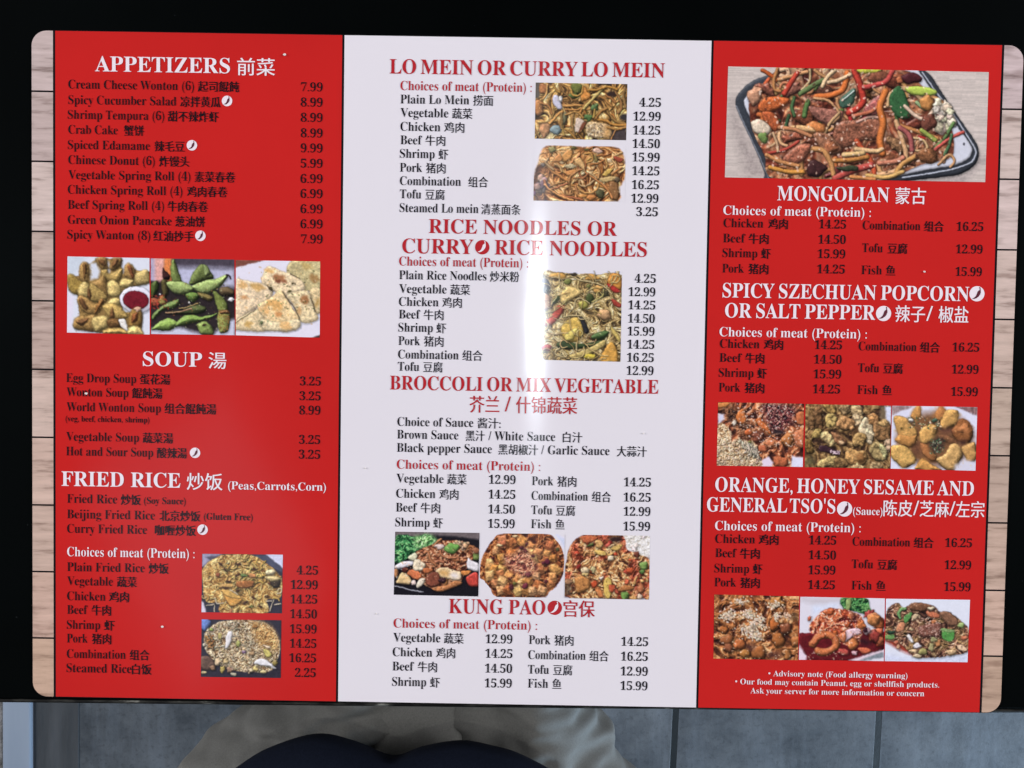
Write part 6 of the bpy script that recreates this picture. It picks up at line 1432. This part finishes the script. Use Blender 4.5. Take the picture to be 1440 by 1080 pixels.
# ---------------------------------------------------------------------------
# the seated photographer: lap and shirt show below the table edge
# ---------------------------------------------------------------------------
def skin_mesh(name, verts, edges, radii, root=0, sub=2):
    me = bpy.data.meshes.new(name); me.from_pydata(verts, edges, []); me.update()
    o = bpy.data.objects.new(name, me); coll.objects.link(o)
    sk = o.modifiers.new('skin', 'SKIN'); sk.use_smooth_shade = True
    for i, r in enumerate(radii):
        me.skin_vertices[0].data[i].radius = r if isinstance(r, tuple) else (r, r)
    me.skin_vertices[0].data[root].use_root = True
    ss = o.modifiers.new('sub', 'SUBSURF'); ss.levels = sub; ss.render_levels = sub
    dg = bpy.context.evaluated_depsgraph_get(); dg.update()
    m2 = bpy.data.meshes.new_from_object(o.evaluated_get(dg))
    o.modifiers.clear(); old = o.data; o.data = m2; bpy.data.meshes.remove(old)
    m2.name = name
    m2.polygons.foreach_set('use_smooth', [True] * len(m2.polygons))
    return o
m_skin = rough_mat('skin', (.36, .22, .16), (.42, .27, .20), 30, None, .5, .3, .05)
PX = -.055
V, E, R_ = [], [], []
def add(p, r, link=None):
    V.append(p); R_.append(r)
    if link is not None: E.append((link, len(V) - 1))
    return len(V) - 1
pel = add((PX, -.47, .53), (.13, .10)); sp = add((PX, -.47, .68), (.125, .09), pel); ch = add((PX, -.465, .85), (.14, .10), sp); up = add((PX, -.46, .97), (.10, .075), ch)
nk = add((PX, -.455, 1.04), .05, up); jw = add((PX, -.43, 1.10), .062, nk); hd = add((PX, -.435, 1.19), (.075, .09), jw); tp = add((PX, -.44, 1.255), .055, hd)
nose = add((PX, -.345, 1.155), .012, jw)
for s in (-1, 1):
    sh = add((PX + s * .16, -.46, .97), .052, up); el = add((PX + s * .225, -.50, .73), .040, sh); wr = add((PX + s * .245, -.485, .50), .026, el); pm = add((PX + s * .247, -.478, .435), (.018, .036), wr)
    for k, (dy, ln) in enumerate(((.027, .065), (.009, .075), (-.009, .07), (-.027, .055))):
        a = add((PX + s * .247, -.478 + dy, .402), .0095, pm); b = add((PX + s * .245, -.476 + dy * 1.1, .402 - ln * .5), .0085, a); add((PX + s * .238, -.472 + dy * 1.1, .402 - ln * .85), .0075, b)
    t1 = add((PX + s * .240, -.438, .435), .0105, pm); add((PX + s * .234, -.424, .402), .0085, t1)
    lx = -.117 if s < 0 else .004
    hp = add((PX + s * .075, -.46, .51), .060, pel); md = add((lx - (.01 if s < 0 else 0), -.25, .488), .044, hp); kn = add((lx, -.075, .475), .042, md); an = add((lx, -.035, .10), .034, kn); add((lx, .07, .045), (.038, .026), an)
person = skin_mesh('person', V, E, R_, 0, 2)
person.data.materials.append(m_skin)
tag(person, 'seated person in navy shirt and grey khaki trousers below the table edge', 'person')

def loft(name, rings, mats, n=36, fold=0, fscale=(20, 20, 20), cap=True, sub=6):
    """rings: (centre, u axis, v axis); resampled smoothly along the path"""
    A = np.array([[*c, *u, *v] for c, u, v in rings], float)
    A = smooth_line(A, sub)
    V, Fc = [], []
    for row_ in A:
        c, u, v = row_[:3], row_[3:6], row_[6:]
        for k in range(n):
            a = 2 * math.pi * k / n
            d = math.cos(a) * u + math.sin(a) * v
            p = c + d
            if fold:
                q = Vector((p[0] * fscale[0], p[1] * fscale[1], p[2] * fscale[2]))
                f = noise.noise(q) + .5 * noise.noise(q * 2.3 + Vector((3, 1, 7)))
                p = p + d / (np.linalg.norm(d) + 1e-6) * f * fold
            V.append(p)
    for i in range(len(A) - 1):
        for k in range(n):
            k2 = (k + 1) % n
            Fc.append((i * n + k, i * n + k2, (i + 1) * n + k2, (i + 1) * n + k))
    if cap: Fc.append(tuple(range(n))[::-1]); Fc.append(tuple(range((len(A) - 1) * n, len(A) * n)))
    return V, Fc

def fabric(name, c0, c1, weave=900, rough=.9, bump=.25):
    return rough_mat(name, c0, c1, weave, None, rough, .15, bump, weave, dist=.0006)
m_khaki = fabric('grey_khaki_cotton', (.14, .143, .132), (.19, .192, .18))
m_navy = fabric('navy_jersey', (.003, .0055, .014), (.007, .011, .024))
def leg_rings(rows, kx):
    r = []
    for y, xl, xr, zc, hh in rows:
        r.append((((xl + xr) / 2, y, zc), ((xr - xl) / 2, 0, 0), (0, 0, hh)))
    r += [((kx, -.045, .465), (.056, 0, 0), (0, .035, .050)), ((kx, -.02, .40), (.056, 0, 0), (0, .058, .012)), ((kx, -.025, .28), (.060, 0, 0), (0, .060, 0)), ((kx, -.03, .12), (.056, 0, 0), (0, .058, 0))]
    return r
left_rows = [(-.56, -.225, -.05, .505, .085), (-.45, -.25, -.05, .505, .080), (-.35, -.262, -.052, .500, .070), (-.305, -.252, -.066, .495, .062), (-.284, -.233, -.0740, .492, .060), (-.262, -.198, -.0725, .490, .060), (-.243, -.172, -.0690, .488, .060), (-.20, -.166, -.066, .486, .060), (-.12, -.168, -.066, .482, .060)]
right_rows = [(-.56, -.06, .115, .505, .085), (-.45, -.06, .13, .505, .080), (-.35, -.060, .112, .500, .070), (-.305, -.068, .090, .495, .062), (-.280, -.0735, .0745, .492, .060), (-.262, -.066, .067, .490, .060), (-.241, -.053, .058, .488, .060), (-.20, -.046, .054, .486, .060), (-.12, -.046, .056, .482, .060)]
Vt, Ft = [], []
for rows, kx in ((left_rows, -.117), (right_rows, .005)):
    v, f = loft('trousers', leg_rings(rows, kx), None, n=96, fold=.010, fscale=(20, 46, 20), sub=12)
    v = [p + np.array([0, 0, .0028 * noise.noise(Vector((p[0] * 75 + p[1] * 40, p[1] * 55 - p[0] * 20, 3)))]) for p in v]   # wrinkles
    Ft += [tuple(i + len(Vt) for i in q) for q in f]; Vt += v
v, f = loft('trousers', [((-.072, -.56, .512), (.07, 0, 0), (0, 0, .05)), ((-.073, -.40, .512), (.075, 0, 0), (0, 0, .042)), ((-.073, -.30, .510), (.070, 0, 0), (0, 0, .036)), ((-.070, -.262, .508), (.064, 0, 0), (0, 0, .033)), ((-.066, -.225, .500), (.060, 0, 0), (0, 0, .030)), ((-.064, -.17, .490), (.055, 0, 0), (0, 0, .026))], None, n=72, fold=.006, fscale=(30, 44, 30))
Ft += [tuple(i + len(Vt) for i in q) for q in f]; Vt += v
trousers = mesh_obj('trousers', Vt, Ft, [m_khaki], person, True)

HEM = [(-.30, -.47), (-.275, -.40), (-.235, -.335), (-.205, -.285), (-.174, -.2575), (-.151, -.2455), (-.128, -.2405), (-.105, -.2455), (-.080, -.2545), (-.060, -.2480), (-.035, -.2435), (-.014, -.2465), (.009, -.2535), (.045, -.275), (.09, -.320), (.125, -.39), (.14, -.47)]
def shirt():
    hem = smooth_line(HEM, 5)
    cx = PX
    back = [(cx + .20 * math.cos(a), -.47 + .115 * math.sin(a)) for a in np.linspace(0, -math.pi, 26)[1:-1]]
    base = [tuple(p) for p in hem] + back
    n = len(base)
    rows = []
    levels = [(.590, 1.0, 0), (.602, 1.004, .0), (.618, .985, .15), (.66, .93, .45), (.72, .88, .8), (.80, .88, 1), (.90, .95, 1), (.965, .93, 1), (1.005, .62, 1), (1.03, .34, 1)]
    for z, s, b in levels:
        r = []
        for i, (x, y) in enumerate(base):
            a = math.atan2((y + .45) / .13, (x - cx) / .185)
            ex, ey = cx + .185 * math.cos(a), -.46 + .125 * math.sin(a)
            px, py = x * (1 - b) + ex * b, y * (1 - b) + ey * b
            px = cx + (px - cx) * s; py = -.46 + (py + .46) * s
            zz = z if i < len(hem) else z - .10 * (1 - b)
            q = Vector((px * 30, py * 30, zz * 14)); f = noise.noise(q) * .006 * (1 if z < .98 else .3)
            r.append((px, py + (f if b > .1 else 0), zz))
        rows.append(r)
    lower = [(cx + (x - cx) * .985, -.46 + (y + .46) * .985, z - .010) for x, y, z in rows[0]]   # turned-in hem
    rows.insert(0, lower)
    V = [p for r in rows for p in r]
    Fc = [(i * n + k, i * n + (k + 1) % n, (i + 1) * n + (k + 1) % n, (i + 1) * n + k) for i in range(len(rows) - 1) for k in range(n)]
    for s in (-1, 1):
        v, f = loft('sleeve', [((PX + s * .10, -.46, .965), (0, .068, 0), (0, 0, .06)), ((PX + s * .165, -.465, .945), (0, .066, 0), (s * .035, 0, .05)), ((PX + s * .195, -.475, .86), (0, .062, 0), (s * .058, 0, .012)), ((PX + s * .212, -.485, .77), (0, .060, 0), (s * .056, 0, .01))], None, n=24, fold=.004, fscale=(30, 30, 30), cap=False)
        Fc += [tuple(i + len(V) for i in q) for q in f]; V += v
    return mesh_obj('shirt', V, Fc, [m_navy], person, True)
shirt()
hb = bmesh.new(); bmesh.ops.create_icosphere(hb, subdivisions=4, radius=1)
for v in hb.verts:
    d = v.co.copy(); r = 1 + .05 * noise.noise(d * 6)
    v.co = Vector((PX + d.x * .092 * r, -.452 + d.y * .108 * r, 1.185 + d.z * .108 * r))
for v in [v for v in hb.verts if v.co.y > -.40 + (1.21 - v.co.z) * -.2 and v.co.z < 1.235 or v.co.z < 1.10]: hb.verts.remove(v)
hair = bm_obj('hair', hb, [rough_mat('dark_hair', (.01, .008, .007), (.03, .022, .018), 200, (1, 1, .2), .5, .4, .3)], None, True); hair.parent = person
m_shoe = rough_mat('dark_shoe', (.02, .02, .022), (.04, .04, .045), 60, None, .6, .3, .1)
for s in (-1, 1):
    sx = -.117 if s < 0 else .004
    v, f = loft('shoe', [((sx, -.10, .045), (.030, 0, 0), (0, 0, .043)), ((sx, -.06, .055), (.043, 0, 0), (0, 0, .054)), ((sx, .02, .045), (.046, 0, 0), (0, 0, .044)), ((sx, .10, .035), (.046, 0, 0), (0, 0, .034)), ((sx, .135, .03), (.022, 0, 0), (0, 0, .022))], None, n=20)
    mesh_obj('shoe', v, f, [m_shoe], person, True)

stool = empty('stool', (PX, -.51, 0), 'plain dark round stool under the seated person', 'stool')
m_stool = rough_mat('dark_leatherette', (.02, .018, .016), (.035, .03, .028), 40, None, .5, .3, .1)
def disc(name, r0, r1, z0, z1, mat):
    bm = bmesh.new(); bmesh.ops.create_cone(bm, cap_ends=True, segments=40, radius1=r0, radius2=r1, depth=z1 - z0)
    bmesh.ops.bevel(bm, geom=[e for e in bm.edges if e.is_boundary or len(e.link_faces) == 2 and e.calc_face_angle(0) > .8], offset=.004, segments=2, affect='EDGES')
    for v in bm.verts: v.co += Vector((PX, -.51, (z0 + z1) / 2))
    bm_obj(name, bm, [mat], stool, True)
disc('seat', .125, .13, .380, .416, m_stool)
disc('post', .028, .028, .02, .380, m_iron)
disc('foot_plate', .10, .07, 0, .022, m_iron)
